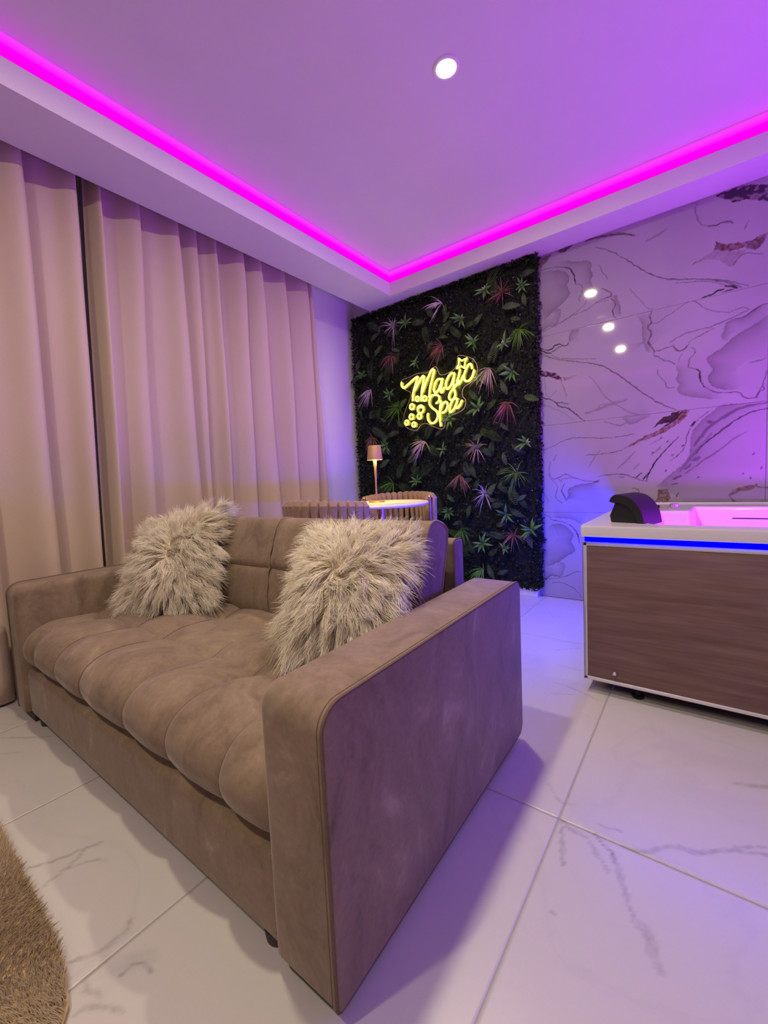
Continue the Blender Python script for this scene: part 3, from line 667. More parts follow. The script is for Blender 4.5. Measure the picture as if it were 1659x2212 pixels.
def cove(a, bb, inward, label):
    prof = [(-0.002, LIP + 0.001), (0.022, LIP + 0.012), (0.030, LIP + 0.035), (0.024, LIP + 0.062), (0.006, CEIL - 0.008), (-0.012, CEIL - 0.001), (-0.045, CEIL - 0.001), (-0.045, LIP + 0.001)]
    rings = []
    for P, q in ((a, 1), (bb, -1)):
        ring = []
        for o, z in prof:
            o = -0.001 + o * 0.45
            ring.append((P[0] + inward[0] * o + q * 0, P[1] + inward[1] * o, z))
        rings.append(ring)
    # mitre the ends so neighbouring strips meet in the corners
    for P, ring, q in ((a, rings[0], 1), (bb, rings[1], -1)):
        for i, (o, z) in enumerate(prof):
            o = -0.001 + o * 0.45
            x, y, zz = ring[i]
            if inward[0]: ring[i] = (x, y + q * o, zz)
            else: ring[i] = (x + q * o, y, zz)
    o = MB().rings(rings).build('led_strip', m_magenta, None)
    return tag(o, label, 'led light', 'magenta cove strips')
cove((LX, FY), (LX, BY), (1, 0), 'glowing magenta light strip in the ceiling cove above the curtains')
cove((LX, BY), (RX, BY), (0, -1), 'glowing magenta light strip in the ceiling cove above the marble wall')
cove((RX, FY), (RX, BY), (-1, 0), 'glowing magenta light strip in the ceiling cove on the wall behind the tub end')
cove((LX, FY), (RX, FY), (0, 1), 'glowing magenta light strip in the ceiling cove behind the camera')

# ------------------------------------------------------------------ ceiling downlights
m_trimring = mat('downlight_ring', (0.85, 0.84, 0.82, 1), 0.35)
m_reflector = mat('downlight_reflector', (0.9, 0.88, 0.84, 1), 0.15, metal=0.9)
m_lens = emit('downlight_lens', (1.0, 0.93, 0.78), 14.0)
m_ringglow = emit('downlight_ring_glow', (1.0, 0.95, 0.72), 1.6)
spot_lab = ['recessed white downlight nearest the corner above the sofa', 'recessed white downlight, second one reflected in the marble wall',
            'recessed white downlight, third one reflected in the marble wall', 'recessed white downlight at the back of the room']
for k, (x, y) in enumerate(SPOTS):
    r = empty('downlight', (x, y, CEIL))
    tag(r, spot_lab[k], 'downlight', 'ceiling downlights')
    MB().lathe([(0.040, -0.001), (0.042, -0.006), (0.050, -0.006), (0.054, -0.001)]).build('trim_ring', m_trimring, r)
    MB().lathe([(0.020, -0.0015), (0.040, -0.004), (0.0405, -0.001)]).build('glow_ring', m_ringglow, r)  # ring emits by itself, in place of lamp light reflected there
    MB().lathe([(0.0, -0.005), (0.016, -0.005), (0.021, -0.0015)]).build('lens', m_lens, r)
    lamp_area('downlight_lamp', (0, 0, -0.012), 0.075, SPOT_W, SPOT_COL, r)
box = MB().box((-0.915, 0.875, CEIL - 0.012), (-0.845, 0.899, CEIL)).build('emergency_light', emit('emergency_face', (1, 0.95, 0.9), 3.0), None, bevel=0.003)
tag(box, 'small white rectangular ceiling light reflected in the marble wall', 'ceiling light')

# ------------------------------------------------------------------ curtains
m_curtain = mat('curtain_fabric', lin(188, 169, 149), 0.75, noise=(900, 0.05), bump=(700, 0.12), sheen=0.3)
def curtain(edges, y_start, label, amp=0.10, seed=0, open_end=False):
    """pleated panel; edges = (y_top, y_bottom) of each ridge that hides the fold behind it"""
    r = np.random.default_rng(seed)
    ny = 0; ys_t = []; ys_b = []; dep = []
    pt, pb = y_start
    for (et, eb, dv) in edges:
        n = 22; pw = r.uniform(0.6, 1.5); wv = r.uniform(-0.10, 0.14)
        for k in range(n):
            t = k / n
            # valley, then a slow rise to the ridge, then a quick return
            if t < 0.76: s = t / 0.76; d = sstep(0, 1, s) ** pw + wv * math.sin(s * 2 * math.pi * (1.4 if wv > 0 else 1)); q = 0.06 + 0.94 * s
            else: s = (t - 0.76) / 0.24; d = 1 - sstep(0, 1, s); q = 1.0 + 0.07 * math.sin(s * math.pi) + 0.02 * s
            if open_end and (et, eb, dv) == edges[-1] and t >= 0.76: q = 1.0 + 0.02 * math.sin(s * math.pi) - 0.10 * s
            ys_t.append(pt + (et - pt) * q); ys_b.append(pb + (eb - pb) * q); dep.append(d * dv)
        pt, pb = et + 0.012, eb + 0.012
    ys_t, ys_b, dep = map(np.array, (ys_t, ys_b, dep))
    nz = 26
    zs = np.linspace(0.012, 2.50, nz)
    v = []
    for j, z in enumerate(zs):
        t = (z - 0.55) / (2.37 - 0.55)
        y = ys_b + (ys_t - ys_b) * np.clip(t, -0.3, 1.1)
        pin = 1 - 0.25 * sstep(2.1, 2.5, z)
        x = -2.405 + amp * dep * pin + 0.006 * np.sin(y * 23 + z * 2.1 + seed) + 0.004 * np.sin(z * 5 + y * 9)
        v += list(zip(x, y, np.full_like(x, z)))
    n = len(dep)
    f = [(j * n + i, j * n + i + 1, (j + 1) * n + i + 1, (j + 1) * n + i) for j in range(nz - 1) for i in range(n - 1)]
    me = mesh('curtain', v, f, True)
    o = link('curtain', me, m_curtain)
    sd = o.modifiers.new('thickness', 'SOLIDIFY'); sd.thickness = 0.003; sd.offset = -1
    return tag(o, label, 'curtain', 'taupe curtain panels')
curtain([(-0.62, -0.62, .9), (-0.36, -0.36, 1), (-0.12, -0.12, .8), (0.14, 0.14, 1), (0.37, 0.38, .8), (0.60, 0.585, 1.0), (0.808, 0.762, .95)], (-0.9, -0.9),
        'taupe curtain panel nearest the camera, left of the dark vertical gap', seed=1, open_end=True)
curtain([(0.905, 0.868, .9), (1.085, 1.03, .75), (1.285, 1.285, .95), (1.405, 1.385, .55), (1.52, 1.50, .85), (1.695, 1.675, .9)], (0.850, 0.802),
        'middle taupe curtain panel, between the dark gap and the buttoned hem', seed=2)
cu = curtain([(1.83, 1.855, 1.0), (2.035, 2.03, .95), (2.235, 2.235, .95), (2.315, 2.36, .6)], (1.70, 1.68),
        'narrow taupe curtain panel ending beside the bare wall next to the plants', seed=3)

# ------------------------------------------------------------------ sofa
def suede():
    M = mat('taupe_suede', lin(142, 119, 97), 0.85, spec=0.2, bump=(900, 0.05), sheen=0.25)
    nt = M.node_tree; b = nt.nodes['Principled BSDF']
    tc = nt.nodes['Texture Coordinate']
    def noise(scale, detail, rough=0.5, dist=0.0, st=None):
        src = tc.outputs['Object']
        if st:
            mp = nt.nodes.new('ShaderNodeMapping'); mp.inputs['Scale'].default_value = st
            nt.links.new(src, mp.inputs[0]); src = mp.outputs[0]
        n = nt.nodes.new('ShaderNodeTexNoise'); n.inputs['Scale'].default_value = scale
        n.inputs['Detail'].default_value = detail; n.inputs['Roughness'].default_value = rough; n.inputs['Distortion'].default_value = dist
        nt.links.new(src, n.inputs['Vector']); return n.outputs['Fac']
    def ramp(src, stops):
        r = nt.nodes.new('ShaderNodeValToRGB')
        while len(r.color_ramp.elements) < len(stops): r.color_ramp.elements.new(0.5)
        for e, (p, c) in zip(r.color_ramp.elements, stops): e.position = p; e.color = c
        nt.links.new(src, r.inputs[0]); return r.outputs[0]
    a = ramp(noise(7.5, 7, 0.66, 0.9, (1, 1, 0.6)), [(0.28, lin(104, 89, 72)), (0.47, lin(128, 111, 92)), (0.60, lin(137, 120, 100)), (0.74, lin(164, 146, 124))])
    g = ramp(noise(70, 5, 0.7), [(0.3, (0.86, 0.86, 0.86, 1)), (0.7, (1.08, 1.08, 1.08, 1))])
    x = nt.nodes.new('ShaderNodeMix'); x.data_type = 'RGBA'; x.blend_type = 'MULTIPLY'; x.inputs[0].default_value = 1
    nt.links.new(a, x.inputs[6]); nt.links.new(g, x.inputs[7]); nt.links.new(x.outputs[2], b.inputs['Base Color'])
    return M
m_suede = suede()
m_seam = mat('seam_piping', lin(106, 90, 72), 0.85, spec=0.2, noise=(300, 0.1))
m_foot = mat('sofa_foot_plastic', (0.02, 0.016, 0.015, 1), 0.5, noise=(60, 0.2))
sofa = empty('sofa', (-0.450, 0.412, 0), 0.018)
tag(sofa, 'taupe suede two seat sofa with tufted seat and square arms', 'sofa')

def profile_slab(outline, x0, x1, b0, b1, segs=5):
    """convex outline in (y, z) extruded along x; edge radii b0 at x0 and b1 at x1"""
    P = [np.array(p) for p in outline]; n = len(P)
    nr = []
    for i in range(n):
        t = P[(i + 1) % n] - P[i - 1]; q = np.array([t[1], -t[0]]); nr.append(q / (np.linalg.norm(q) + 1e-9))
    c = sum(P) / n
    nr = [q if np.dot(q, p - c) > 0 else -q for q, p in zip(nr, P)]
    rg = []
    sg = 1 if x1 > x0 else -1
    for k in range(segs + 1):          # rounded edge: full inset at the face, none once inside
        a = k / segs * math.pi / 2
        rg.append((x0 + sg * b0 * (1 - math.cos(a)), b0 * (1 - math.sin(a))))
    xa, xb = x0 + sg * b0, x1 - sg * b1
    for k in range(1, 6): rg.append((xa + (xb - xa) * k / 6, 0))
    for k in range(segs, -1, -1):
        a = k / segs * math.pi / 2
        rg.append((x1 - sg * b1 * (1 - math.cos(a)), b1 * (1 - math.sin(a))))
    return [[(x, p[0] - q[0] * ins, p[1] - q[1] * ins) for p, q in zip(P, nr)] for x, ins in rg]

def round_outline(y0, y1, z0, z1, radii, k=7):
    """corners in order: bottom front, bottom back, top back, top front"""
    out = []
    cs = [(y0, z0, 180, 270), (y1, z0, 270, 360), (y1, z1, 0, 90), (y0, z1, 90, 180)]
    for (y, z, a0, a1), r in zip(cs, radii):
        cy = y + r if y == y0 else y - r; cz = z + r if z == z0 else z - r
        for i in range(k + 1):
            a = math.radians(a0 + (a1 - a0) * i / k); out.append((cy + r * math.cos(a), cz + r * math.sin(a)))
    # a few points along the long edges so that insets stay even
    res = []
    for i in range(len(out)):
        a, bq = np.array(out[i]), np.array(out[(i + 1) % len(out)]); res.append(tuple(a))
        L = np.linalg.norm(bq - a)
        if L > 0.1:
            for q in range(1, 5): res.append(tuple(a + (bq - a) * q / 5))
    return res

ol = round_outline(0.0, 0.90, 0.028, 0.533, (0.012, 0.03, 0.03, 0.045))
for x_out, x_in in ((0.0, -0.165), (-1.75, -1.632)):
    o = MB().rings(profile_slab(ol, x_out, x_in, 0.006, 0.028)).build('arm', m_suede, sofa)
    sg = 1 if x_out > x_in else -1
    MB().tube([(x_out - sg * 0.004, p[0], p[1]) for p in ol], 0.0032, 6, closed=True).build('seam', m_seam, o)
    # stitched line a finger's width inside the seam
    MB().tube([(x_out - sg * 0.014, p[0] * 0.9993 - 0.0004 + 0.0006, p[1]) for p in ol], 0.0011, 5, closed=True).build('stitching', m_seam, o)

MB().rings(profile_slab(round_outline(0.014, 0.86, 0.028, 0.205, (0.012, 0.02, 0.02, 0.02)), -0.160, -1.636, 0.006, 0.006)).build('base', m_suede, sofa)
for x, y in ((-0.20, 0.05), (-1.55, 0.05), (-0.20, 0.82), (-1.55, 0.82)):
    MB().lathe([(0.030, 0), (0.034, 0.028), (0.0, 0.0285)], (x, y, 0), 20).build('foot', m_foot, sofa)
for x, y in ((-0.085, 0.075), (-1.66, 0.075), (-0.085, 0.80), (-1.66, 0.80)):
    MB().box((x - 0.055, y - 0.06, 0.0), (x + 0.055, y + 0.06, 0.030)).build('foot', m_foot, sofa, bevel=0.004)

# seat: one long cushion, quilted in columns with tuft rows
seams = [-1.51, -1.285, -1.065, -0.76, -0.54, -0.32]
cols = [-1.628] + seams + [-0.165]
rows = [0.262, 0.50]
nx, ns = 220, 90
prof = []
# centre line of the puffed front: from the back over the top, round the nose and under
for t in np.linspace(0, 1, 50): prof.append((0.66 - 0.545 * t, 0.352))
for a in np.linspace(0, math.pi * 0.86, 34): prof.append((0.115 - 0.092 * math.sin(a), 0.275 + 0.077 * math.cos(a)))
prof.append((0.13, 0.198))
prof = np.array(prof); ns = len(prof)
tg = np.gradient(prof, axis=0); nn = np.stack([-tg[:, 1], tg[:, 0]], 1); nn /= np.linalg.norm(nn, axis=1)[:, None] + 1e-9
nn = np.where((nn @ np.array([-0.4, 1.0]))[:, None] < -0.6, nn, nn)
if nn[0, 1] < 0: nn = -nn
xs = np.linspace(-1.628, -0.167, nx)
ci = np.clip(np.searchsorted(cols, xs) - 1, 0, len(cols) - 2)
c0 = np.array(cols)[ci]; c1 = np.array(cols)[ci + 1]
u = (xs - c0) / (c1 - c0)
def crease(u, half): return 1 - np.exp(-np.minimum(u, 1 - u) / half)
bx = np.sin(np.pi * np.clip(u, 0.0, 1)) ** 0.42
yy = prof[:, 0].copy()
arc = np.concatenate([[0], np.cumsum(np.linalg.norm(np.diff(prof, axis=0), axis=1))])
row_arc = [arc[np.argmin(np.abs(prof[:50, 0] - r))] for r in rows]
stops = sorted([0.0] + row_arc + [arc[-1]])
ri = np.clip(np.searchsorted(stops, arc) - 1, 0, len(stops) - 2)
s0 = np.array(stops)[ri]; s1 = np.array(stops)[ri + 1]
w = (arc - s0) / (s1 - s0 + 1e-9)
by = np.sin(np.pi * np.clip(w, 0, 1)) ** 0.42
ends = np.minimum(np.clip((xs + 1.628) / 0.03, 0, 1), np.clip((-0.167 - xs) / 0.03, 0, 1)) ** 0.5
last = ri == len(stops) - 2
by2 = np.where(last & (w > 0.5), 0.72 + 0.28 * by, by)
H = 0.032 * (0.30 + 0.70 * bx[None, :]) * (0.42 + 0.58 * by2[:, None]) * (0.35 + 0.65 * ends[None, :])
H *= np.where(prof[:, 1] > 0.33, 1.0, 0.30 + 0.70 * sstep(0.195, 0.33, prof[:, 1]))[:, None]
H += 0.010 * sstep(0.33, 0.22, prof[:, 1])[:, None] * 0
tx = np.array(seams)
for ra in row_arc:
    d2 = (xs[None, :, None] - tx) ** 2 + (arc[:, None, None] - ra) ** 2
    H -= 0.016 * np.exp(-d2 / (2 * 0.030 ** 2)).sum(-1)
H += 0.0015 * np.sin(xs[None, :] * 37 + arc[:, None] * 21) * np.cos(arc[:, None] * 33)
V = np.stack([np.broadcast_to(xs, (ns, nx)), prof[:, 0][:, None] + nn[:, 0][:, None] * H, prof[:, 1][:, None] + nn[:, 1][:, None] * H], -1)
sv = V.reshape(-1, 3)
sf = [(j * nx + i, j * nx + i + 1, (j + 1) * nx + i + 1, (j + 1) * nx + i) for j in range(ns - 1) for i in range(nx - 1)]
k0 = len(sv)
sv = np.concatenate([sv, [(-1.628, 0.66, 0.2), (-0.167, 0.66, 0.2)]])
sf += [tuple([j * nx for j in range(ns)] + [k0]), tuple([j * nx + nx - 1 for j in range(ns)] + [k0 + 1])[::-1], (k0, (ns - 1) * nx, ns * nx - 1, k0 + 1)]
mb = MB(); mb.v = [tuple(p) for p in sv]; mb.f = sf
seat = mb.build('seat_cushion', m_suede, sofa)
def on_seat(x, j0, j1, lift=0.0005):
    i = int(np.argmin(np.abs(xs - x)))
    return [tuple(V[j, i] + np.array([0, nn[j, 0], nn[j, 1]]) * lift) for j in range(j0, j1)]
for x in seams:
    MB().tube(on_seat(x, 4, ns - 2), 0.0016, 5).build('seam', m_seam, seat)

# back cushions: boxed, leaning on the frame, one cross seam half way up
pc = [(0.598, 0.372), (0.588, 0.42), (0.596, 0.49), (0.612, 0.555), (0.622, 0.61), (0.640, 0.675), (0.664, 0.722), (0.692, 0.741), (0.725, 0.738), (0.762, 0.724), (0.781, 0.703),
      (0.776, 0.66), (0.752, 0.58), (0.728, 0.50), (0.705, 0.42), (0.690, 0.372), (0.66, 0.362), (0.625, 0.362)]
pc = spline(pc, 5, closed=True)
ctr = np.mean(np.array(pc), 0)
def back_cushion(x0, x1):
    n = 44; rings = []
    for k in range(n + 1):
        t = k / n; x = x0 + (x1 - x0) * (0.5 - 0.5 * math.cos(math.pi * t))
        e = min(t, 1 - t) * 2
        inset = 0.010 * (1 - min(1, e / 0.03)) ** 2
        ring = []
        for (y, z) in pc:
            q = np.array([y, z]) - ctr; L = np.linalg.norm(q); q = q / L
            front = max(0, -q[0])
            puff = 0.022 * front * math.sin(math.pi * t) ** 0.4
            zz = z - 0.555
            groove = 0.010 * math.exp(-(zz / 0.007) ** 2) * (1 if y < 0.66 else 0) * (0.5 + 0.5 * math.sin(math.pi * t) ** 0.3)
            pucker = 0.0022 * math.sin(z * 95 + t * 9) * math.exp(-((e) / 0.18) ** 2) * front
            vert = 0.004 * math.exp(-((t - 0.13) / 0.02) ** 2) * front + 0.004 * math.exp(-((t - 0.87) / 0.02) ** 2) * front
            r = L - inset + puff - groove + pucker - vert
            ring.append((x, ctr[0] + q[0] * r, ctr[1] + q[1] * r))
        rings.append(ring)
    o = MB().rings(rings).build('back_cushion', m_suede, sofa)
    for ring, dx in ((rings[1], 0.0), (rings[-2], 0.0)):
        MB().tube([(p[0] + dx, p[1], p[2]) for p in ring], 0.0042, 6, closed=True).build('piping', m_suede, o)
    mid = [(r_[j][0], r_[j][1] - 0.0004, r_[j][2]) for r_ in rings[1:-1] for j in [min(range(len(pc)), key=lambda j: abs(pc[j][1] - 0.555) + (9 if pc[j][0] > 0.66 else 0))]]
    MB().tube(mid, 0.0016, 5).build('seam', m_seam, o)
back_cushion(-0.192, -0.868)
back_cushion(-0.880, -1.600)
fr = round_outline(0.838, 0.905, 0.20, 0.663, (0.01, 0.01, 0.02, 0.02))
o = MB().rings(profile_slab(fr, -0.198, -1.600, 0.006, 0.006)).build('back_frame', m_suede, sofa)
for xx in (-0.202, -1.596):
    MB().tube([(xx, p[0], p[1]) for p in fr], 0.003, 6, closed=True).build('seam', m_seam, o)

# ------------------------------------------------------------------ fur cushions
def fur_material(name, col, tip):
    M = bpy.data.materials.new(name); M.use_nodes = True
    nt = M.node_tree; b = nt.nodes['Principled BSDF']
    b.inputs['Roughness'].default_value = 0.7; b.inputs['Specular IOR Level'].default_value = 0.25
    at = nt.nodes.new('ShaderNodeAttribute'); at.attribute_name = 'along'
    n = nt.nodes.new('ShaderNodeTexNoise'); n.inputs['Scale'].default_value = 30
    r = nt.nodes.new('ShaderNodeValToRGB')
    r.color_ramp.elements[0].color = col; r.color_ramp.elements[1].color = tip
    tc = nt.nodes.new('ShaderNodeTexCoord'); nt.links.new(tc.outputs['Object'], n.inputs['Vector'])
    a = nt.nodes.new('ShaderNodeMath'); a.operation = 'MULTIPLY_ADD'; a.inputs[1].default_value = 0.5
    nt.links.new(at.outputs['Fac'], a.inputs[0]); nt.links.new(n.outputs['Fac'], a.inputs[2])
    nt.links.new(a.outputs[0], r.inputs[0]); nt.links.new(r.outputs[0], b.inputs['Base Color'])
    tr = nt.nodes.new('ShaderNodeBsdfTranslucent'); nt.links.new(r.outputs[0], tr.inputs[0])
    mx = nt.nodes.new('ShaderNodeMixShader'); mx.inputs[0].default_value = 0.3; b.inputs['Sheen Weight'].default_value = 0.7; b.inputs['Sheen Roughness'].default_value = 0.5
    nt.links.new(b.outputs[0], mx.inputs[1]); nt.links.new(tr.outputs[0], mx.inputs[2])
    nt.links.new(mx.outputs[0], nt.nodes['Material Output'].inputs[0])
    return M
m_fur = fur_material('cream_fur', lin(252, 238, 206), lin(255, 250, 234))
m_furcore = mat('fur_backing', lin(230, 216, 192), 0.9, noise=(60, 0.15))

def strands(name, R, D, L, width, segs, g, material, parent, curl=0.0, seed=0, grav=(0, 0, -1), lock=None):
    """tapering three-sided strands from roots R along D (numpy arrays)"""
    r = np.random.default_rng(seed)
    n = len(R)
    t = np.linspace(0, 1, segs + 1)
    side = np.cross(D, r.normal(size=(n, 3))); side /= np.linalg.norm(side, axis=1)[:, None]
    up_ = np.cross(D, side)
    ph = r.uniform(0, 6.28, n); G = np.array(grav)
    if lock is not None:        # strands of one lock wave together
        ax, lp = lock
        side = np.cross(D, ax); side /= np.linalg.norm(side, axis=1)[:, None] + 1e-9
        up_ = np.cross(D, side); ph = lp + ph * 0.06
    P = R[:, None, :] + L[:, None, None] * (D[:, None, :] * t[None, :, None] + g[:, None, None] * G * (t ** 2)[None, :, None])
    wv = curl * L[:, None] * np.sin(ph[:, None] + t[None, :] * 5.0) * t[None, :]
    P = P + side[:, None, :] * wv[..., None]
    wd = width * (1 - 0.85 * t ** 1.5)
    vs = []
    for k in range(3):
        a = 2 * math.pi * k / 3
        vs.append(P + (side[:, None, :] * math.cos(a) + up_[:, None, :] * math.sin(a)) * wd[None, :, None])
    vv = np.stack(vs, 2).reshape(-1, 3)
    base = (np.arange(n) * (segs + 1) * 3)[:, None, None, None]
    j = np.arange(segs)[None, :, None, None] * 3
    k = np.arange(3)[None, None, :, None]; k2 = (k + 1) % 3
    f = np.concatenate([base + j + k, base + j + k2, base + j + 3 + k2, base + j + 3 + k], -1).reshape(-1, 4)
    me = bpy.data.meshes.new(name)
    me.vertices.add(len(vv)); me.vertices.foreach_set('co', vv.ravel())
    me.loops.add(f.size); me.loops.foreach_set('vertex_index', f.ravel().astype(np.int32))
    me.polygons.add(len(f)); me.polygons.foreach_set('loop_start', (np.arange(len(f)) * 4).astype(np.int32))
    me.update(calc_edges=True)
    me.polygons.foreach_set('use_smooth', np.ones(len(f), bool))
    at = me.attributes.new('along', 'FLOAT', 'POINT')
    at.data.foreach_set('value', np.tile(np.repeat(t, 3), n).astype(np.float32))
    o = link(name, me, material, parent)
    o['kind'] = 'stuff'
    return o

def fur_pillow(corners, front, back, label, n, seed):
    """corners TL, TR, BR, BL of the cushion seen from its front"""
    r = np.random.default_rng(seed)
    TL, TR, BR, BL = map(np.array, corners)
    ctr = (TL + TR + BR + BL) / 4
    Nn = np.cross(TR - TL, BL - TL); Nn = Nn / np.linalg.norm(Nn)
    if np.dot(Nn, -ctr + np.array([0, 0, EYE])) < 0: Nn = -Nn
    root = empty('fur_cushion', tuple(ctr))
    tag(root, label, 'cushion', 'fluffy cushions on the sofa')
    def surf(a, b_, s):
        p = ((1 - a) * (1 - b_))[..., None] * BL + (a * (1 - b_))[..., None] * BR + (a * b_)[..., None] * TR + ((1 - a) * b_)[..., None] * TL
        A, B = 2 * a - 1, 2 * b_ - 1
        pin = 1 - 0.05 * (1 - A ** 2) * (B ** 2) - 0.05 * (1 - B ** 2) * (A ** 2)
        p = ctr + (p - ctr) * pin[..., None]
        T = np.where(s > 0, front, back)
        h = (np.maximum(1 - A ** 2, 0) * np.maximum(1 - B ** 2, 0)) ** 0.45
        return p + Nn * (s * T * h)[..., None]
    g = 25
    a, b_ = np.meshgrid(np.linspace(0, 1, g), np.linspace(0, 1, g))
    v = np.concatenate([surf(a, b_, np.ones_like(a)).reshape(-1, 3), surf(a, b_, -np.ones_like(a)).reshape(-1, 3)]) - ctr
    idx = np.arange(g * g).reshape(g, g)
    f = [tuple(q) for q in np.stack([idx[:-1, :-1], idx[:-1, 1:], idx[1:, 1:], idx[1:, :-1]], -1).reshape(-1, 4)]
    f += [tuple(x + g * g for x in q[::-1]) for q in f]
    mb = MB(); mb.v = [tuple(p) for p in v]; mb.f = f
    mb.build('cover', m_furcore, root)
    # roots, mostly on the front, some on the back, thicker along the rim
    a = r.uniform(0, 1, n); b_ = r.uniform(0, 1, n)
    rim = r.uniform(0, 1, n) < 0.22
    edge = r.integers(0, 4, n)
    a = np.where(rim & (edge == 0), r.uniform(0, .04, n), np.where(rim & (edge == 1), 1 - r.uniform(0, .04, n), a))
    b_ = np.where(rim & (edge == 2), r.uniform(0, .04, n), np.where(rim & (edge == 3), 1 - r.uniform(0, .04, n), b_))
    s = np.where(r.uniform(0, 1, n) < 0.88, 1.0, -1.0)
    Rr = surf(a, b_, s)
    e = 1e-3
    du = surf(np.clip(a + e, 0, 1), b_, s) - surf(np.clip(a - e, 0, 1), b_, s); dv = surf(a, np.clip(b_ + e, 0, 1), s) - surf(a, np.clip(b_ - e, 0, 1), s)
    N = np.cross(du, dv); N /= np.linalg.norm(N, axis=1)[:, None] + 1e-12
    N = N * np.sign((N @ Nn) * s + 1e-9)[:, None]
    eu = (BR - BL) / np.linalg.norm(BR - BL); ev = np.cross(Nn, eu)
    A, B = 2 * a - 1, 2 * b_ - 1
    # locks: every strand follows the lock it belongs to
    nc = 330
    ca, cb = r.uniform(0, 1, nc), r.uniform(0, 1, nc)
    cid = np.empty(n, int)
    for k in range(0, n, 2000):
        cid[k:k + 2000] = np.argmin((a[k:k + 2000, None] - ca) ** 2 + (b_[k:k + 2000, None] - cb) ** 2, 1)
    ang = np.arctan2(2 * cb - 1, 2 * ca - 1) * 1.0
    swirl = 0.9 * np.sin(ca * 6 + seed) * np.cos(cb * 5 + 2 * seed) + r.normal(0, 0.55, nc)
    out = np.hypot(2 * ca - 1, 2 * cb - 1)
    th = ang + swirl
    Tl = np.cos(th)[:, None] * eu + np.sin(th)[:, None] * ev
    wgt = r.uniform(0.6, 1.2, nc) * (0.6 + 0.5 * out)
    radial = A[:, None] * eu + B[:, None] * ev
    D = N * 0.55 + Tl[cid] * wgt[cid][:, None] + radial * 0.35 * (np.maximum(np.abs(A), np.abs(B)) ** 3)[:, None] + r.normal(0, 0.10, (n, 3))
    # draw strands of a lock together
    cc = ((1 - ca) * (1 - cb))[:, None] * BL + (ca * (1 - cb))[:, None] * BR + (ca * cb)[:, None] * TR + ((1 - ca) * cb)[:, None] * TL
    pull = cc[cid] - (Rr - N * 0.0); pull = pull - N * (pull * N).sum(1)[:, None]
    D = D + pull * 13.0 * (~rim)[:, None]
    D /= np.linalg.norm(D, axis=1)[:, None]
    L = r.uniform(0.048, 0.086, n) * (1 + 0.25 * rim)
    gr = r.uniform(0.15, 0.45, n)
    strands('fur', Rr - ctr, D, L, 0.0013, 6, gr, m_fur, root, curl=0.15, seed=seed, lock=(r.normal(size=(nc, 3))[cid], r.uniform(0, 6.28, nc)[cid]))
    return root
fur_pillow([(-1.955, 0.845, 0.695), (-1.675, 1.03, 0.785), (-1.605, 0.865, 0.415), (-1.91, 0.715, 0.42)], 0.075, 0.035,
           'fluffy cream long pile cushion leaning in the corner by the far sofa arm', 15000, 3)
fur_pillow([(-1.005, 0.960, 0.705), (-0.69, 1.01, 0.695), (-0.655, 0.81, 0.48), (-0.905, 0.74, 0.435)], 0.085, 0.035,
           'fluffy cream long pile cushion slumped against the near sofa arm', 17000, 5)

# ------------------------------------------------------------------ rug corner at the lower left
m_rug = fur_material('tan_rug_pile', lin(180, 155, 114), lin(212, 190, 148))
m_rugbase = mat('rug_backing', lin(186, 162, 120), 0.95, noise=(30, 0.2))
RA, RB, RN = 0.74, 0.665, 9.0
rug = empty('rug', (-1.49, -0.475, 0))
tag(rug, 'shaggy tan rug with a rounded corner on the marble floor before the sofa', 'rug')
def rug_r(th):
    return 1 / ((abs(math.cos(th)) / RA) ** RN + (abs(math.sin(th)) / RB) ** RN) ** (1 / RN)
prof = [(rug_r(2 * math.pi * k / 96) * math.cos(2 * math.pi * k / 96), rug_r(2 * math.pi * k / 96) * math.sin(2 * math.pi * k / 96)) for k in range(96)]
rings = [[(x * s, y * s, z) for x, y in prof] for s, z in ((1.0, 0.0), (1.0, 0.010), (0.985, 0.015), (0.5, 0.015), (0.02, 0.015))]
MB().rings(rings).build('backing', m_rugbase, rug)
n = 42000
x = np.concatenate([rng.uniform(-0.25, 0.74, n), rng.uniform(-0.74, 0.74, n)]); y = np.concatenate([rng.uniform(0.15, 0.66, n), rng.uniform(-0.66, 0.66, n)])
rr = np.hypot(x, y); tt = np.arctan2(y, x)
lim = 1 / ((np.abs(np.cos(tt)) / RA) ** RN + (np.abs(np.sin(tt)) / RB) ** RN) ** (1 / RN)
ok = rr < lim * 0.995
x, y = x[ok], y[ok]; n = len(x)
R = np.stack([x, y, np.full(n, 0.014)], -1)
fl = np.stack([np.sin(x * 9 + 2 * np.sin(y * 7)), np.cos(y * 8 + 1.5 * np.sin(x * 6)), np.full(n, 0.9)], -1) * np.array([0.7, 0.7, 1]) + rng.normal(0, 0.25, (n, 3))
fl[:, 2] = np.abs(fl[:, 2]) + 0.3
fl /= np.linalg.norm(fl, axis=1)[:, None]
strands('pile', R, fl, rng.uniform(0.016, 0.026, n), 0.0011, 2, rng.uniform(0.1, 0.35, n), m_rug, rug, curl=0.05, seed=4)

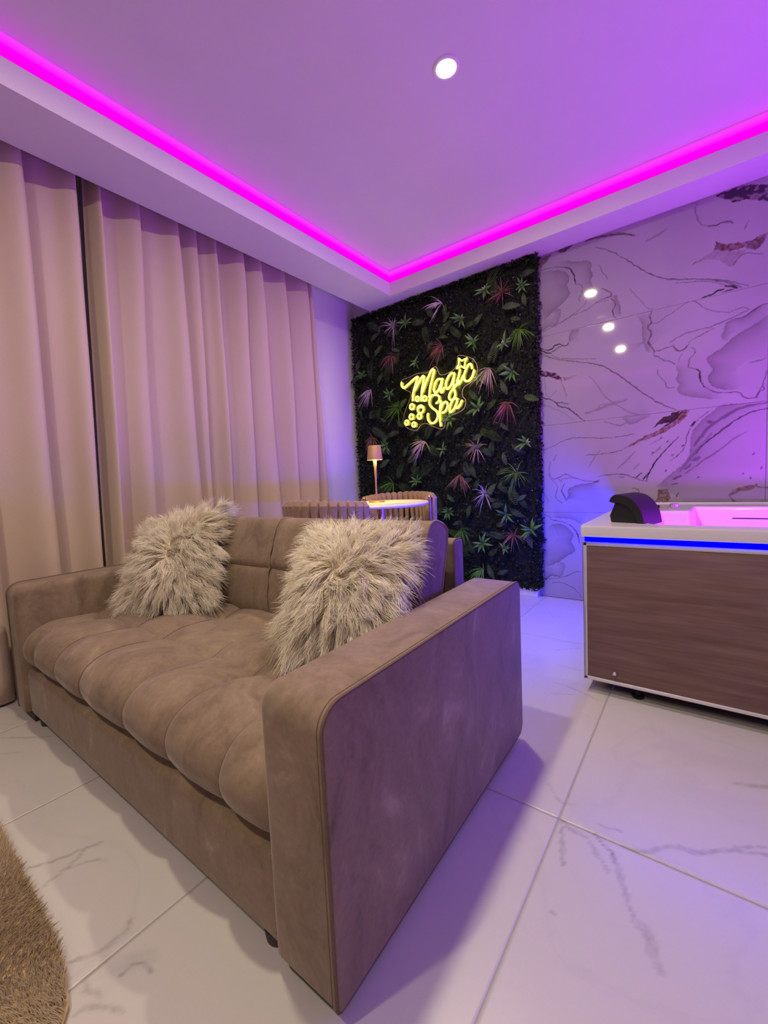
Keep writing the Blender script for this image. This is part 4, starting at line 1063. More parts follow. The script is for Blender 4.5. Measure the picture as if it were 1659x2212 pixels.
# ------------------------------------------------------------------ plant wall
def leaf_material(name, dark, light, rough=0.5):
    M = bpy.data.materials.new(name); M.use_nodes = True
    nt = M.node_tree; b = nt.nodes['Principled BSDF']
    b.inputs['Roughness'].default_value = rough; b.inputs['Specular IOR Level'].default_value = 0.14
    oi = nt.nodes.new('ShaderNodeObjectInfo'); tc = nt.nodes.new('ShaderNodeTexCoord')
    n = nt.nodes.new('ShaderNodeTexNoise'); n.inputs['Scale'].default_value = 26; n.inputs['Detail'].default_value = 3
    nt.links.new(tc.outputs['Object'], n.inputs['Vector'])
    a = nt.nodes.new('ShaderNodeMath'); a.operation = 'MULTIPLY_ADD'; a.inputs[1].default_value = 0.35
    nt.links.new(oi.outputs['Random'], a.inputs[0]); nt.links.new(n.outputs['Fac'], a.inputs[2])
    r = nt.nodes.new('ShaderNodeValToRGB')
    r.color_ramp.elements[0].position = 0.38; r.color_ramp.elements[1].position = 0.9
    r.color_ramp.elements[0].color = dark; r.color_ramp.elements[1].color = light
    nt.links.new(a.outputs[0], r.inputs[0]); nt.links.new(r.outputs[0], b.inputs['Base Color'])
    return M
m_box = leaf_material('boxwood_leaf', (0.005, 0.010, 0.005, 1), (0.050, 0.080, 0.036, 1), 0.5)
m_broad = leaf_material('broad_leaf_green', (0.012, 0.026, 0.011, 1), (0.060, 0.10, 0.036, 1), 0.5)
m_blade = leaf_material('rosette_leaf_green', (0.022, 0.075, 0.018, 1), (0.14, 0.32, 0.07, 1), 0.35)
m_tip = leaf_material('white_bud', (0.45, 0.40, 0.36, 1), (0.75, 0.66, 0.66, 1), 0.5)
m_pale = leaf_material('pale_grass', (0.42, 0.34, 0.33, 1), (0.74, 0.64, 0.62, 1), 0.6)
m_red = leaf_material('rust_grass', (0.20, 0.085, 0.06, 1), (0.40, 0.19, 0.14, 1), 0.6)
m_beige = leaf_material('straw_grass', (0.36, 0.28, 0.17, 1), (0.60, 0.49, 0.33, 1), 0.6)
m_lime = leaf_material('lime_grass', (0.06, 0.16, 0.015, 1), (0.16, 0.38, 0.04, 1), 0.5)
m_back = mat('plant_backing', (0.006, 0.009, 0.006, 1), 0.9, noise=(40, 0.3))
PX0, PX1, PZ0, PZ1, PY = -2.50, -0.905, 0.075, 2.328, 3.009
plants = empty('plant_wall', ((PX0 + PX1) / 2, PY, 0))
tag(plants, 'dark green artificial plant panel with pink and lime tufts behind the table', 'plant wall')
po = Vector(plants.location)
loc = lambda x, y, z: (x - po.x, y - po.y, z - po.z)
MB().box(loc(PX0 + 0.012, 2.975, PZ0 + 0.012), loc(PX1 - 0.012, PY, PZ1 - 0.003)).build('backing_panel', m_back, plants, smooth=False)
MB().box(loc(PX0 + 0.02, 2.955, 0.0), loc(PX1 - 0.02, PY, 0.060)).build('plinth', m_wallpaint, plants, bevel=0.003)

# fine boxwood filling: thousands of tiny folded leaves
n = 34000
lx = rng.uniform(PX0, PX1, n); lz = rng.uniform(PZ0, PZ1, n)
rag = 0.012 * wob(lx, lz, 40, 2.0)
ly = 2.985 - rng.beta(2, 1.6, n) * 0.062 - rag
eb = rng.uniform(0, 1, n) < 0.34      # ragged border
sd = rng.integers(0, 4, n)
lx = np.where(eb & (sd == 0), PX0 - rng.uniform(-0.025, 1, n).clip(-1, 0.006 + 0.012 * (wob(lz, lz, 50, 1) > 0)) * rng.uniform(0.2, 1, n), np.where(eb & (sd == 1), PX1 + rng.uniform(-0.02, 1, n).clip(-1, 0.008 + 0.013 * (wob(lz, lz, 45, 2) > 0)) * rng.uniform(0.1, 1, n), lx))
lz = np.where(eb & (sd == 2), PZ0 - rng.uniform(-0.02, 0.02, n), np.where(eb & (sd == 3), PZ1 - rng.uniform(0.0, 0.03, n), lz))
lz = np.minimum(lz, PZ1 - 0.004)
ly = np.where(eb, rng.uniform(2.93, 3.0, n), ly)
D = rng.normal(size=(n, 3)) * np.array([1, 0.6, 1]) + np.array([0, -0.5, 0.0]); D /= np.linalg.norm(D, axis=1)[:, None]
S = np.cross(D, rng.normal(size=(n, 3))); S /= np.linalg.norm(S, axis=1)[:, None]
Nl = np.cross(D, S)
Ls = rng.uniform(0.012, 0.026, n)[:, None]; W = Ls * rng.uniform(0.26, 0.4, (n, 1))
P0 = np.stack([lx, ly, lz], -1) - np.array(po)
v = np.stack([P0, P0 + D * Ls * 0.5 + S * W + Nl * W * 0.3, P0 + D * Ls, P0 + D * Ls * 0.5 - S * W + Nl * W * 0.3, P0 + D * Ls * 0.5], 1)
v[..., 2] = np.minimum(v[..., 2], PZ1 - 0.001)
v[..., 1] = np.minimum(v[..., 1], -0.001)
v = v.reshape(-1, 3)
bi = np.arange(n)[:, None] * 5
f = np.concatenate([bi + np.array([0, 1, 2, 4]), bi + np.array([0, 4, 2, 3])])
o = link('boxwood_foliage', mesh('boxwood_foliage', v, f), m_box, plants); o['kind'] = 'stuff'

def blade(L, W, droop, fold=0.25, segs=6, tipw=0.05, belly=0.45):
    """lance-shaped leaf along +x, in the x-y plane, drooping to -z; two folded halves with thickness"""
    v, f = [], []
    for i in range(segs + 1):
        t = i / segs
        w = W * (math.sin(math.pi * min(1, (t + 0.06) ** (0.8 if belly < 0.5 else 1.2))) ** 0.8 * (1 - tipw) + tipw * (1 - t))
        x = L * t * (1 - 0.12 * droop * t); z = L * (0.18 * math.sin(t * 2.2) - droop * 0.5 * t * t)
        v += [(x, w, z + fold * w), (x, 0, z), (x, -w, z + fold * w), (x, 0, z - 0.0012)]
    for i in range(segs):
        a = i * 4; b_ = a + 4
        f += [(a, a + 1, b_ + 1, b_), (a + 1, a + 2, b_ + 2, b_ + 1), (a + 2, a + 3, b_ + 3, b_ + 2), (a + 3, a, b_, b_ + 3)]
    return v, f
leaf_meshes = []
for k in range(5):
    v, f = blade(rng.uniform(0.070, 0.105), rng.uniform(0.0085, 0.012), rng.uniform(0.2, 0.8))
    me = mesh('leaf', v, f, True); me.materials.append(m_blade); leaf_meshes.append(me)
v, f = blade(0.034, 0.006, 0.1); bud_mesh = mesh('bud', v, f, True); bud_mesh.materials.append(m_tip)
ROS = [(-1.229, 2.185), (-0.97, 2.131), (-1.328, 1.846), (-1.107, 1.788), (-1.049, 1.584), (-1.297, 1.584), (-1.311, 1.363), (-1.534, 1.316), (-1.12, 0.591), (-1.133, 0.337), (-1.305, 0.368), (-0.94, 0.483), (-1.827, 1.808), (-2.101, 1.596), (-2.379, 1.801), (-1.619, 1.093), (-1.858, 0.851), (-1.581, 0.608), (-0.963, 1.088), (-2.169, 1.17), (-1.913, 2.13), (-1.422, 2.038)]
hub = MB().lathe([(0.0, 0.012), (0.006, 0.009), (0.008, 0.0), (0.004, -0.03)], n=10).build('rosette', m_blade, plants)
for k, (x, z) in enumerate(ROS):
    h = hub if k == 0 else hub.copy()
    if k: C.objects.link(h)
    h.parent = plants
    h.location = loc(x, 2.905 + rng.uniform(-0.006, 0.012), z)
    h.rotation_euler = (math.radians(90) + rng.normal(0, 0.2), rng.normal(0, 0.25), 0)   # local z points out of the wall
    nl = int(rng.integers(7, 10)); a0 = rng.uniform(0, 6.28); s = rng.uniform(0.8, 1.2)
    for q in range(nl):
        bud = q >= nl - (2 if k % 3 == 0 else 0)
        l = bpy.data.objects.new('bud' if bud else 'leaf', bud_mesh if bud else leaf_meshes[int(rng.integers(0, 5))])
        C.objects.link(l); l.parent = h
        a = a0 + 2 * math.pi * q / nl + rng.normal(0, 0.2)
        l.rotation_euler = Matrix.Rotation(a, 3, 'Z').to_euler()
        l.rotation_euler = (Matrix.Rotation(a, 3, 'Z') @ Matrix.Rotation(-rng.uniform(0.15, 0.75), 3, 'Y')).to_euler()
        l.scale = (s * rng.uniform(0.75, 1.15),) * 3

def tuft(n, L, spread, seed, wd=0.0030, fan=None):
    r = np.random.default_rng(seed); mb = MB()
    for i in range(n):
        a = r.uniform(0, 2 * math.pi) if fan is None else r.normal(fan, 0.75)
        el = r.uniform(0.1, 1.0) * spread
        d = Vector((math.cos(a) * math.sin(el), math.sin(a) * math.sin(el), math.cos(el)))
        s = d.cross(Vector((r.normal(), r.normal(), r.normal()))).normalized(); l = L * r.uniform(0.55, 1.1)
        q = []
        for t in (0, 0.35, 0.7, 1.0):
            p = d * l * t + Vector((0, -1, -0.25)) * l * 0.35 * t * t
            w = wd * (1 - t) ** 0.6 + 0.0003
            q.append((p + s * w, p - s * w, p + d.cross(s) * w * 0.5))
        v = [p for row in q for p in row]; f = []
        for j in range(3):
            for k in range(3): f.append((j * 3 + k, j * 3 + (k + 1) % 3, j * 3 + 3 + (k + 1) % 3, j * 3 + 3 + k))
        mb.add([tuple(p) for p in v], f)
    return mb
# local z = out of the wall, local y = up once rotated by 90 degrees about x
TUFTS = [([(-2.047, 2.142), (-1.587, 2.201), (-2.318, 1.674), (-1.286, 0.738)], m_pale, 30, 0.165), ([(-2.074, 1.916), (-1.596, 1.879), (-1.115, 2.135), (-1.09, 1.384), (-1.486, 0.891), (-1.073, 0.438), (-2.323, 1.26)], m_red, 40, 0.150), ([(-1.224, 1.646), (-1.338, 1.088), (-1.782, 1.17)], m_beige, 32, 0.165), ([(-1.004, 1.86), (-2.031, 1.47), (-2.118, 0.848), (-1.485, 0.478), (-1.042, 0.884), (-1.314, 0.173)], m_lime, 46, 0.150)]
sk = 50
for spots, mt, nb, L in TUFTS:
    for (x, z) in spots:
        sk += 1
        o = tuft(nb, L, 1.35, sk, fan=rng.choice([3.6, 4.4, 5.2]) if sk % 3 else None).build('grass_tuft', mt, plants)
        o.location = loc(x, 2.925, z); o.rotation_euler = (math.radians(90), 0, 0)

def frond(L, n, seed):
    r = np.random.default_rng(seed); mb = MB()
    pts = [(L * t, 0, L * (0.15 * math.sin(t * 2) - 0.35 * t * t)) for t in np.linspace(0, 1, 8)]
    mb.tube(pts, [0.0018 * (1 - 0.8 * t) for t in np.linspace(0, 1, 8)], 5)
    for i in range(n):
        t = 0.08 + 0.9 * i / n; l = 0.26 * L * math.sin(math.pi * (0.12 + 0.86 * t)) + 0.004
        z = L * (0.15 * math.sin(t * 2) - 0.35 * t * t)
        for s in (1, -1):
            v, f = blade(l, 0.0045, 0.3, segs=2)
            ca, sa = math.cos(s * 1.1), math.sin(s * 1.1)
            mb.add([(L * t + p[0] * ca - p[1] * sa, p[0] * sa + p[1] * ca, z + p[2]) for p in v], f)
    return mb
fr_m = [frond(rng.uniform(0.12, 0.17), 12, k) for k in range(3)]
fr_m = [q.build('fern_frond', m_broad, plants) for q in fr_m]
def serrated(L, W):
    v, f = [], []
    n = 12
    for i in range(n + 1):
        t = i / n; w = W * math.sin(math.pi * min(1, t * 0.97 + 0.03)) ** 0.7 * (1.0 if i % 2 else 0.72); z = -0.3 * L * t * t + 0.1 * L * t
        v += [(L * t, w, z + 0.25 * w), (L * t, 0, z), (L * t, -w, z + 0.25 * w)]
    for i in range(n):
        a = i * 3
        f += [(a, a + 1, a + 4, a + 3), (a + 1, a + 2, a + 5, a + 4)]
    return v, f
br = []
for k in range(3):
    v, f = serrated(rng.uniform(0.08, 0.11), rng.uniform(0.018, 0.028))
    me = mesh('broad_leaf', v, f, True); me.materials.append(m_broad); br.append(me)
def out_dir(o, x, z):
    a = rng.uniform(0, 2 * math.pi)
    o.rotation_euler = (Matrix.Rotation(math.pi / 2, 3, 'X') @ Matrix.Rotation(a, 3, 'Z') @ Matrix.Rotation(-rng.uniform(0.0, 0.5), 3, 'Y')).to_euler()
for k in range(52):
    x, z = rng.uniform(PX0 + 0.08, PX1 - 0.08), rng.uniform(PZ0 + 0.12, PZ1 - 0.12)
    o = fr_m[k] if k < 3 else fr_m[k % 3].copy()
    if k >= 3: C.objects.link(o)
    o.location = loc(x, 2.928, z); out_dir(o, x, z)
for k in range(110):
    x, z = rng.uniform(PX0 + 0.05, PX1 - 0.05), rng.uniform(PZ0 + 0.08, PZ1 - 0.10)
    o = bpy.data.objects.new('broad_leaf', br[k % 3]); C.objects.link(o); o.parent = plants
    o.location = loc(x, rng.uniform(2.912, 2.935), z); out_dir(o, x, z)
    o.scale = (rng.uniform(0.7, 1.15),) * 3
# tiny pale berries and blossoms
mb = MB()
for k in range(200):
    x, z = rng.uniform(PX0 + 0.05, PX1 - 0.03), rng.uniform(PZ0 + 0.05, PZ1 - 0.05)
    r_ = rng.uniform(0.0022, 0.0042)
    mb.lathe([(0, -r_), (r_ * .8, -r_ * .6), (r_, 0), (r_ * .8, r_ * .6), (0, r_)], loc(x, rng.uniform(2.905, 2.93), z), 6)
o = mb.build('blossom', leaf_material('small_blossom', (0.10, 0.10, 0.08, 1), (0.42, 0.40, 0.40, 1)), plants); o['kind'] = 'stuff'

# ------------------------------------------------------------------ neon sign
SIGN = {'M': [[(-1.952, 1.661), (-1.952, 1.636), (-1.933, 1.617), (-1.888, 1.638), (-1.841, 1.664), (-1.811, 1.678), (-1.797, 1.679), (-1.803, 1.663), (-1.823, 1.617), (-1.845, 1.559), (-1.853, 1.504)], [(-1.829, 1.581), (-1.791, 1.63), (-1.758, 1.67), (-1.745, 1.677), (-1.739, 1.663), (-1.747, 1.629), (-1.763, 1.57), (-1.77, 1.523), (-1.77, 1.489)], [(-1.758, 1.557), (-1.719, 1.63), (-1.68, 1.692), (-1.662, 1.71), (-1.648, 1.702), (-1.655, 1.672), (-1.675, 1.616), (-1.692, 1.559), (-1.699, 1.508)]], 'a': [[(-1.596, 1.627), (-1.624, 1.625), (-1.648, 1.587), (-1.655, 1.553), (-1.642, 1.529), (-1.618, 1.547), (-1.595, 1.584), (-1.578, 1.625)], [(-1.578, 1.625), (-1.589, 1.577), (-1.596, 1.54), (-1.587, 1.524), (-1.565, 1.555)]], 'g': [[(-1.492, 1.652), (-1.512, 1.645), (-1.54, 1.61), (-1.551, 1.571), (-1.539, 1.542), (-1.509, 1.564), (-1.488, 1.606), (-1.475, 1.647)], [(-1.475, 1.647), (-1.485, 1.594), (-1.485, 1.542), (-1.475, 1.506), (-1.478, 1.477), (-1.499, 1.456), (-1.52, 1.461), (-1.526, 1.484), (-1.51, 1.517), (-1.466, 1.556), (-1.442, 1.587)]], 'i': [[(-1.43, 1.663), (-1.441, 1.621), (-1.455, 1.586), (-1.449, 1.562), (-1.426, 1.578), (-1.406, 1.614)]], 'star': [[(-1.435, 1.748), (-1.413, 1.724), (-1.37, 1.735), (-1.388, 1.708), (-1.393, 1.666), (-1.416, 1.687), (-1.458, 1.676), (-1.436, 1.706), (-1.435, 1.748)]], 'c': [[(-1.334, 1.656), (-1.337, 1.68), (-1.351, 1.689), (-1.369, 1.675), (-1.389, 1.64), (-1.4, 1.608), (-1.391, 1.578), (-1.363, 1.571), (-1.334, 1.596), (-1.318, 1.637)]], 'S': [[(-1.638, 1.451), (-1.613, 1.468), (-1.612, 1.498), (-1.639, 1.514), (-1.674, 1.514), (-1.696, 1.487), (-1.698, 1.451), (-1.671, 1.417), (-1.637, 1.388), (-1.63, 1.351), (-1.647, 1.317), (-1.683, 1.302), (-1.71, 1.324), (-1.72, 1.362), (-1.715, 1.38)]], 'p': [[(-1.596, 1.46), (-1.607, 1.408), (-1.611, 1.348), (-1.607, 1.277)], [(-1.604, 1.395), (-1.584, 1.434), (-1.559, 1.45), (-1.543, 1.437), (-1.544, 1.411), (-1.562, 1.381), (-1.59, 1.371)]], 'a2': [[(-1.456, 1.456), (-1.486, 1.461), (-1.512, 1.43), (-1.525, 1.39), (-1.519, 1.365), (-1.494, 1.38), (-1.471, 1.418), (-1.461, 1.443)], [(-1.461, 1.443), (-1.473, 1.401), (-1.459, 1.39), (-1.437, 1.41), (-1.421, 1.438)]]}
BUB = [(-1.808, 1.51, 0.018, 0.023), (-1.739, 1.502, 0.02, 0.023), (-1.862, 1.456, 0.024, 0.027), (-1.782, 1.425, 0.035, 0.038), (-1.796, 1.372, 0.022, 0.026), (-1.87, 1.377, 0.024, 0.026), (-1.918, 1.337, 0.02, 0.023), (-1.85, 1.313, 0.021, 0.022)]
OUTL = [(-1.969, 1.639), (-1.955, 1.684), (-1.877, 1.695), (-1.802, 1.709), (-1.715, 1.698), (-1.665, 1.725), (-1.63, 1.721), (-1.598, 1.659), (-1.511, 1.666), (-1.471, 1.69), (-1.453, 1.732), (-1.445, 1.77), (-1.385, 1.752), (-1.324, 1.717), (-1.296, 1.655), (-1.31, 1.597), (-1.342, 1.563), (-1.399, 1.539), (-1.422, 1.503), (-1.417, 1.468), (-1.397, 1.439), (-1.404, 1.391), (-1.443, 1.362), (-1.537, 1.339), (-1.568, 1.313), (-1.58, 1.264), (-1.608, 1.251), (-1.677, 1.279), (-1.74, 1.31), (-1.791, 1.303), (-1.838, 1.265), (-1.92, 1.293), (-1.962, 1.355), (-1.936, 1.434), (-1.898, 1.499), (-1.872, 1.563), (-1.92, 1.599)]
m_neon = emit('yellow_neon', (1.0, 0.83, 0.038), 11.0)
M = bpy.data.materials.new('clear_acrylic'); M.use_nodes = True
nt = M.node_tree; nt.nodes.remove(nt.nodes['Principled BSDF'])
ta = nt.nodes.new('ShaderNodeBsdfTransparent'); ta.inputs[0].default_value = (0.97, 0.96, 0.93, 1)
ga = nt.nodes.new('ShaderNodeBsdfGlossy'); ga.inputs['Roughness'].default_value = 0.03
fa = nt.nodes.new('ShaderNodeFresnel'); fa.inputs[0].default_value = 1.35
xa_ = nt.nodes.new('ShaderNodeMixShader')
nt.links.new(fa.outputs[0], xa_.inputs[0]); nt.links.new(ta.outputs[0], xa_.inputs[1]); nt.links.new(ga.outputs[0], xa_.inputs[2])
nt.links.new(xa_.outputs[0], nt.nodes['Material Output'].inputs[0])
m_acrylic = M
m_edge = mat('acrylic_edge', (0.80, 0.62, 0.44, 1), 0.3, noise=(30, 0.05))
SY = 2.868
sign = empty('neon_sign', (-1.63, SY, 1.5))
tag(sign, 'glowing yellow neon sign reading Magic Spa on the plant wall', 'neon sign')
so = Vector(sign.location)
out = spline(OUTL, 4, closed=True)
bmv = [(x - so.x, 0.010, z - so.z) for x, z in out]; n = len(bmv)
mb = MB(); mb.v = bmv + [(x, 0.014, z) for x, y, z in bmv]
mb.f = [tuple(range(n)), tuple(range(2 * n - 1, n - 1, -1))] + [(i, (i + 1) % n, n + (i + 1) % n, n + i) for i in range(n)]
ap = mb.build('acrylic_panel', m_acrylic, sign)
MB().tube([(x, 0.012, z) for x, y, z in bmv], 0.0021, 6, closed=True).build('panel_edge', m_edge, ap)
nm = {'M': 'letter_m', 'a': 'letter_a', 'g': 'letter_g', 'i': 'letter_i', 'star': 'star', 'c': 'letter_c', 'S': 'letter_s', 'p': 'letter_p', 'a2': 'letter_a'}
for key, lines in SIGN.items():
    mb = MB()
    for ln in lines:
        if key == 'star': pts = [p for a, b_ in zip(ln[:-1], ln[1:]) for p in ((a[0] + (b_[0] - a[0]) * t, a[1] + (b_[1] - a[1]) * t) for t in (0, .25, .5, .75))]
        else: pts = spline(ln, 6)
        mb.tube([(x - so.x, 0.0, z - so.z) for x, z in pts], 0.0066 if key != 'star' else 0.0046, 8, closed=key == 'star')
        for p in (ln[0], ln[-1]):
            if key != 'star': mb.lathe([(0, -0.0066), (0.0047, -0.0047), (0.0066, 0), (0.0047, 0.0047), (0, 0.0066)], (p[0] - so.x, 0, p[1] - so.z), 8)
    mb.build(nm[key], m_neon, sign)
for x, z, a, c_ in BUB:
    MB().tube([(x + a * 0.80 * math.cos(t) - so.x, -0.001, z + c_ * 0.80 * math.sin(t) - so.z) for t in np.linspace(0, 2 * math.pi, 24, endpoint=False)], 0.0058, 8, closed=True).build('bubble', m_neon, sign)
    if a > 0.03:
        MB().tube([(x + a * 0.42 * math.cos(t) - so.x, -0.001, z + 0.004 + c_ * 0.42 * math.sin(t) - so.z) for t in np.linspace(0.3, 2.9, 10)], 0.005, 8).build('bubble_glint', m_neon, sign)
m_chrome = mat('chrome', (0.85, 0.85, 0.87, 1), 0.12, metal=1.0, noise=(20, 0.03))
for x, z in ((-1.90, 1.66), (-1.36, 1.735), (-1.94, 1.33), (-1.45, 1.40)):
    MB().tube([(x - so.x, -0.004, z - so.z), (x - so.x, 0.10, z - so.z)], 0.004, 8).build('standoff', m_chrome, sign)

# ------------------------------------------------------------------ bistro table and lamp
m_gold = mat('brushed_gold', (0.72, 0.50, 0.22, 1), 0.25, metal=1.0, noise=(40, 0.05))
m_top = mat('pale_tabletop', (0.72, 0.68, 0.62, 1), 0.35, noise=(6, 0.08))
m_rim = mat('tabletop_rim', (0.80, 0.78, 0.76, 1), 0.35, noise=(20, 0.03))
TX, TY = -1.530, 1.968
t = empty('bistro_table', (TX, TY, 0))
tag(t, 'round pale bistro table on a gold column behind the sofa', 'table')
MB().lathe([(0.0, 0.722), (0.270, 0.722), (0.286, 0.727), (0.288, 0.735), (0.284, 0.7435), (0.262, 0.746), (0.0, 0.746)], n=64).build('tabletop', m_rim, t)
MB().lathe([(0.0, 0.7461), (0.268, 0.7461), (0.268, 0.7466), (0.0, 0.7466)], n=64).build('top_inlay', m_top, t)
MB().lathe([(0.028, 0.02), (0.028, 0.709), (0.075, 0.716), (0.075, 0.722)], n=28).build('column', m_gold, t)
MB().lathe([(0.20, 0.0), (0.20, 0.010), (0.19, 0.014), (0.05, 0.022), (0.0, 0.022)], n=48).build('base_plate', m_gold, t)
m_lampgold = mat('matte_bronze', (0.46, 0.28, 0.13, 1), 0.42, metal=0.75, noise=(60, 0.05))
m_shade = mat('lamp_shade_bronze', lin(176, 138, 100), 0.55, metal=0.25, noise=(60, 0.05))
lz_ = 0.7466
lamp = empty('table_lamp', (-1.545, 1.955, lz_))
tag(lamp, 'slim bronze cordless table lamp with a small cone shade, lit', 'lamp')
MB().lathe([(0.0, 0.0), (0.049, 0.0), (0.050, 0.004), (0.047, 0.008), (0.006, 0.011), (0.0, 0.011)], n=40).build('base', m_lampgold, lamp)
MB().lathe([(0.0052, 0.009), (0.0055, 0.12), (0.0075, 0.20), (0.011, 0.245), (0.0125, 0.27), (0.0, 0.27)], n=20).build('stem', m_lampgold, lamp)
MB().lathe([(0.0, 0.336), (0.034, 0.336), (0.0375, 0.332), (0.0465, 0.252), (0.0452, 0.252), (0.0360, 0.330), (0.0, 0.330)], n=40).build('shade', m_shade, lamp)
MB().lathe([(0.013, 0.262), (0.0445, 0.258), (0.0445, 0.2595), (0.013, 0.2635)], n=36).build('diffuser', emit('warm_diffuser', (1.0, 0.55, 0.05), 2.2), lamp)
la = lamp_area('lamp_glow', (0, 0, 0.255), 0.07, 2.2, (1.0, 0.66, 0.12), lamp)

# ------------------------------------------------------------------ woven chairs
m_rope = mat('woven_taupe_strap', lin(150, 122, 106), 0.85, noise=(160, 0.12), bump=(400, 0.15), sheen=0.3)
m_cush = mat('chair_seat_fabric', lin(150, 124, 108), 0.9, noise=(200, 0.1), bump=(300, 0.1))
def woven_chair():
    """tub chair at the origin, facing +y; back and arms one arc of padded straps"""
    root = empty('woven_chair')
    R = 0.228; A0, A1 = math.radians(180 - 4), math.radians(360 + 4)     # from the left tip round the back to the right tip
    ztop = lambda a: 0.758 + 0.022 * math.sin(max(0, min(1, (a - A0) / (A1 - A0))) * math.pi)
    zlow = 0.50
    arc = lambda z, r: [(r * math.cos(a), r * math.sin(a), z if not callable(z) else z(a)) for a in np.linspace(A0, A1, 40)]
    MB().tube(arc(lambda a: ztop(a) - 0.022, R), 0.009, 8).build('top_rail', m_gold, root)
    MB().tube(arc(zlow, R - 0.01), 0.009, 8).build('lower_rail', m_gold, root)
    ns_ = 17
    for k in range(ns_):
        a = A0 + (A1 - A0) * (k + 0.5) / ns_; half = (A1 - A0) / ns_ * 0.5
        rings = []
        # the strap runs up the outside, over the rail and down the inside, narrowing and slanting
        path = []
        for q in np.linspace(0, 1, 22):
            if q < 0.42:   s = q / 0.42; path.append((0.016, zlow + 0.005 + (ztop(a) - 0.035 - zlow) * s, s, 1))
            elif q < 0.58: s = (q - 0.42) / 0.16; an = math.pi * s; path.append((0.020 * math.cos(an), ztop(a) - 0.022 + 0.022 * math.sin(an), 1, 0))
            else:          s = (q - 0.58) / 0.42; path.append((-0.016, ztop(a) - 0.035 - (ztop(a) - 0.035 - zlow) * s, 1 - s, -1))
        for off, z, s, sd in path:
            w = half * (0.46 + 0.50 * sstep(0.25, 0.95, s)) if sd else half * 0.97
            aa = a + sd * 0.5 * half * (1 - s) + (0 if sd else 0.10 * half)
            ring = []
            for j in range(8):
                th = 2 * math.pi * j / 8
                ca, sa_ = math.cos(th), math.sin(th)
                nrm = 1 if sd > 0 else (-1 if sd < 0 else 0)
                ang = aa + w * ca
                th_ = 0.0165 * sa_
                if sd: rr = R + off + th_ * 1.0; zz = z
                else:
                    u_ = (off / 0.020); rr = R + off * (1 + th_ / 0.020); zz = ztop(a) - 0.022 + (z - ztop(a) + 0.022) * (1 + th_ / 0.022)
                if sd < 0: rr = R + off - th_
                ring.append((rr * math.cos(ang), rr * math.sin(ang), zz))
            rings.append(ring)
        MB().rings(rings).build('strap', m_rope, root)
    for a in (A0 - 0.03, A1 + 0.03):
        x, y = R * math.cos(a), R * math.sin(a)
        p = MB().tube([(x, y, 0.47), (x, y, 0.752)], 0.008, 10).build('arm_post', m_gold, root)
        MB().lathe([(0, -0.0105), (0.0075, -0.0075), (0.0105, 0), (0.0075, 0.0075), (0, 0.0105)], (x, y, 0.757), 12).build('finial', m_gold, p)
    MB().lathe([(0.0, 0.40), (0.205, 0.40), (0.222, 0.412), (0.226, 0.435), (0.215, 0.458), (0.17, 0.470), (0.0, 0.475)], n=40).build('seat', m_cush, root)
    MB().tube([(0.215 * math.cos(q), 0.215 * math.sin(q), 0.395) for q in np.linspace(0, 2 * math.pi, 40, endpoint=False)], 0.008, 8, closed=True).build('seat_frame', m_gold, root)
    for q in (45, 135, 225, 315):
        c_, s_ = math.cos(math.radians(q)), math.sin(math.radians(q))
        MB().tube([(0.20 * c_, 0.20 * s_, 0.395), (0.225 * c_, 0.225 * s_, 0.0)], [0.010, 0.007], 10).build('leg', m_gold, root)
    for q in (225, 315):
        c_, s_ = math.cos(math.radians(q)), math.sin(math.radians(q))
        MB().tube([(0.215 * c_, 0.215 * s_, 0.395), (0.222 * c_, 0.222 * s_, 0.50)], 0.008, 8).build('back_stay', m_gold, root)
    return root
c1 = woven_chair()
tag(c1, 'woven taupe strap chair seen from behind over the sofa back', 'chair', 'woven chairs at the bistro table')
c2 = copy_tree(c1)
tag(c2, 'woven taupe strap chair facing the camera between table and plant wall', 'chair', 'woven chairs at the bistro table')
c1.location = (-1.645, 1.665, 0); c1.rotation_euler.z = 0.05
c2.location = (-1.615, 2.262, 0); c2.rotation_euler.z = math.atan2(-0.95, 0.31) - math.pi / 2

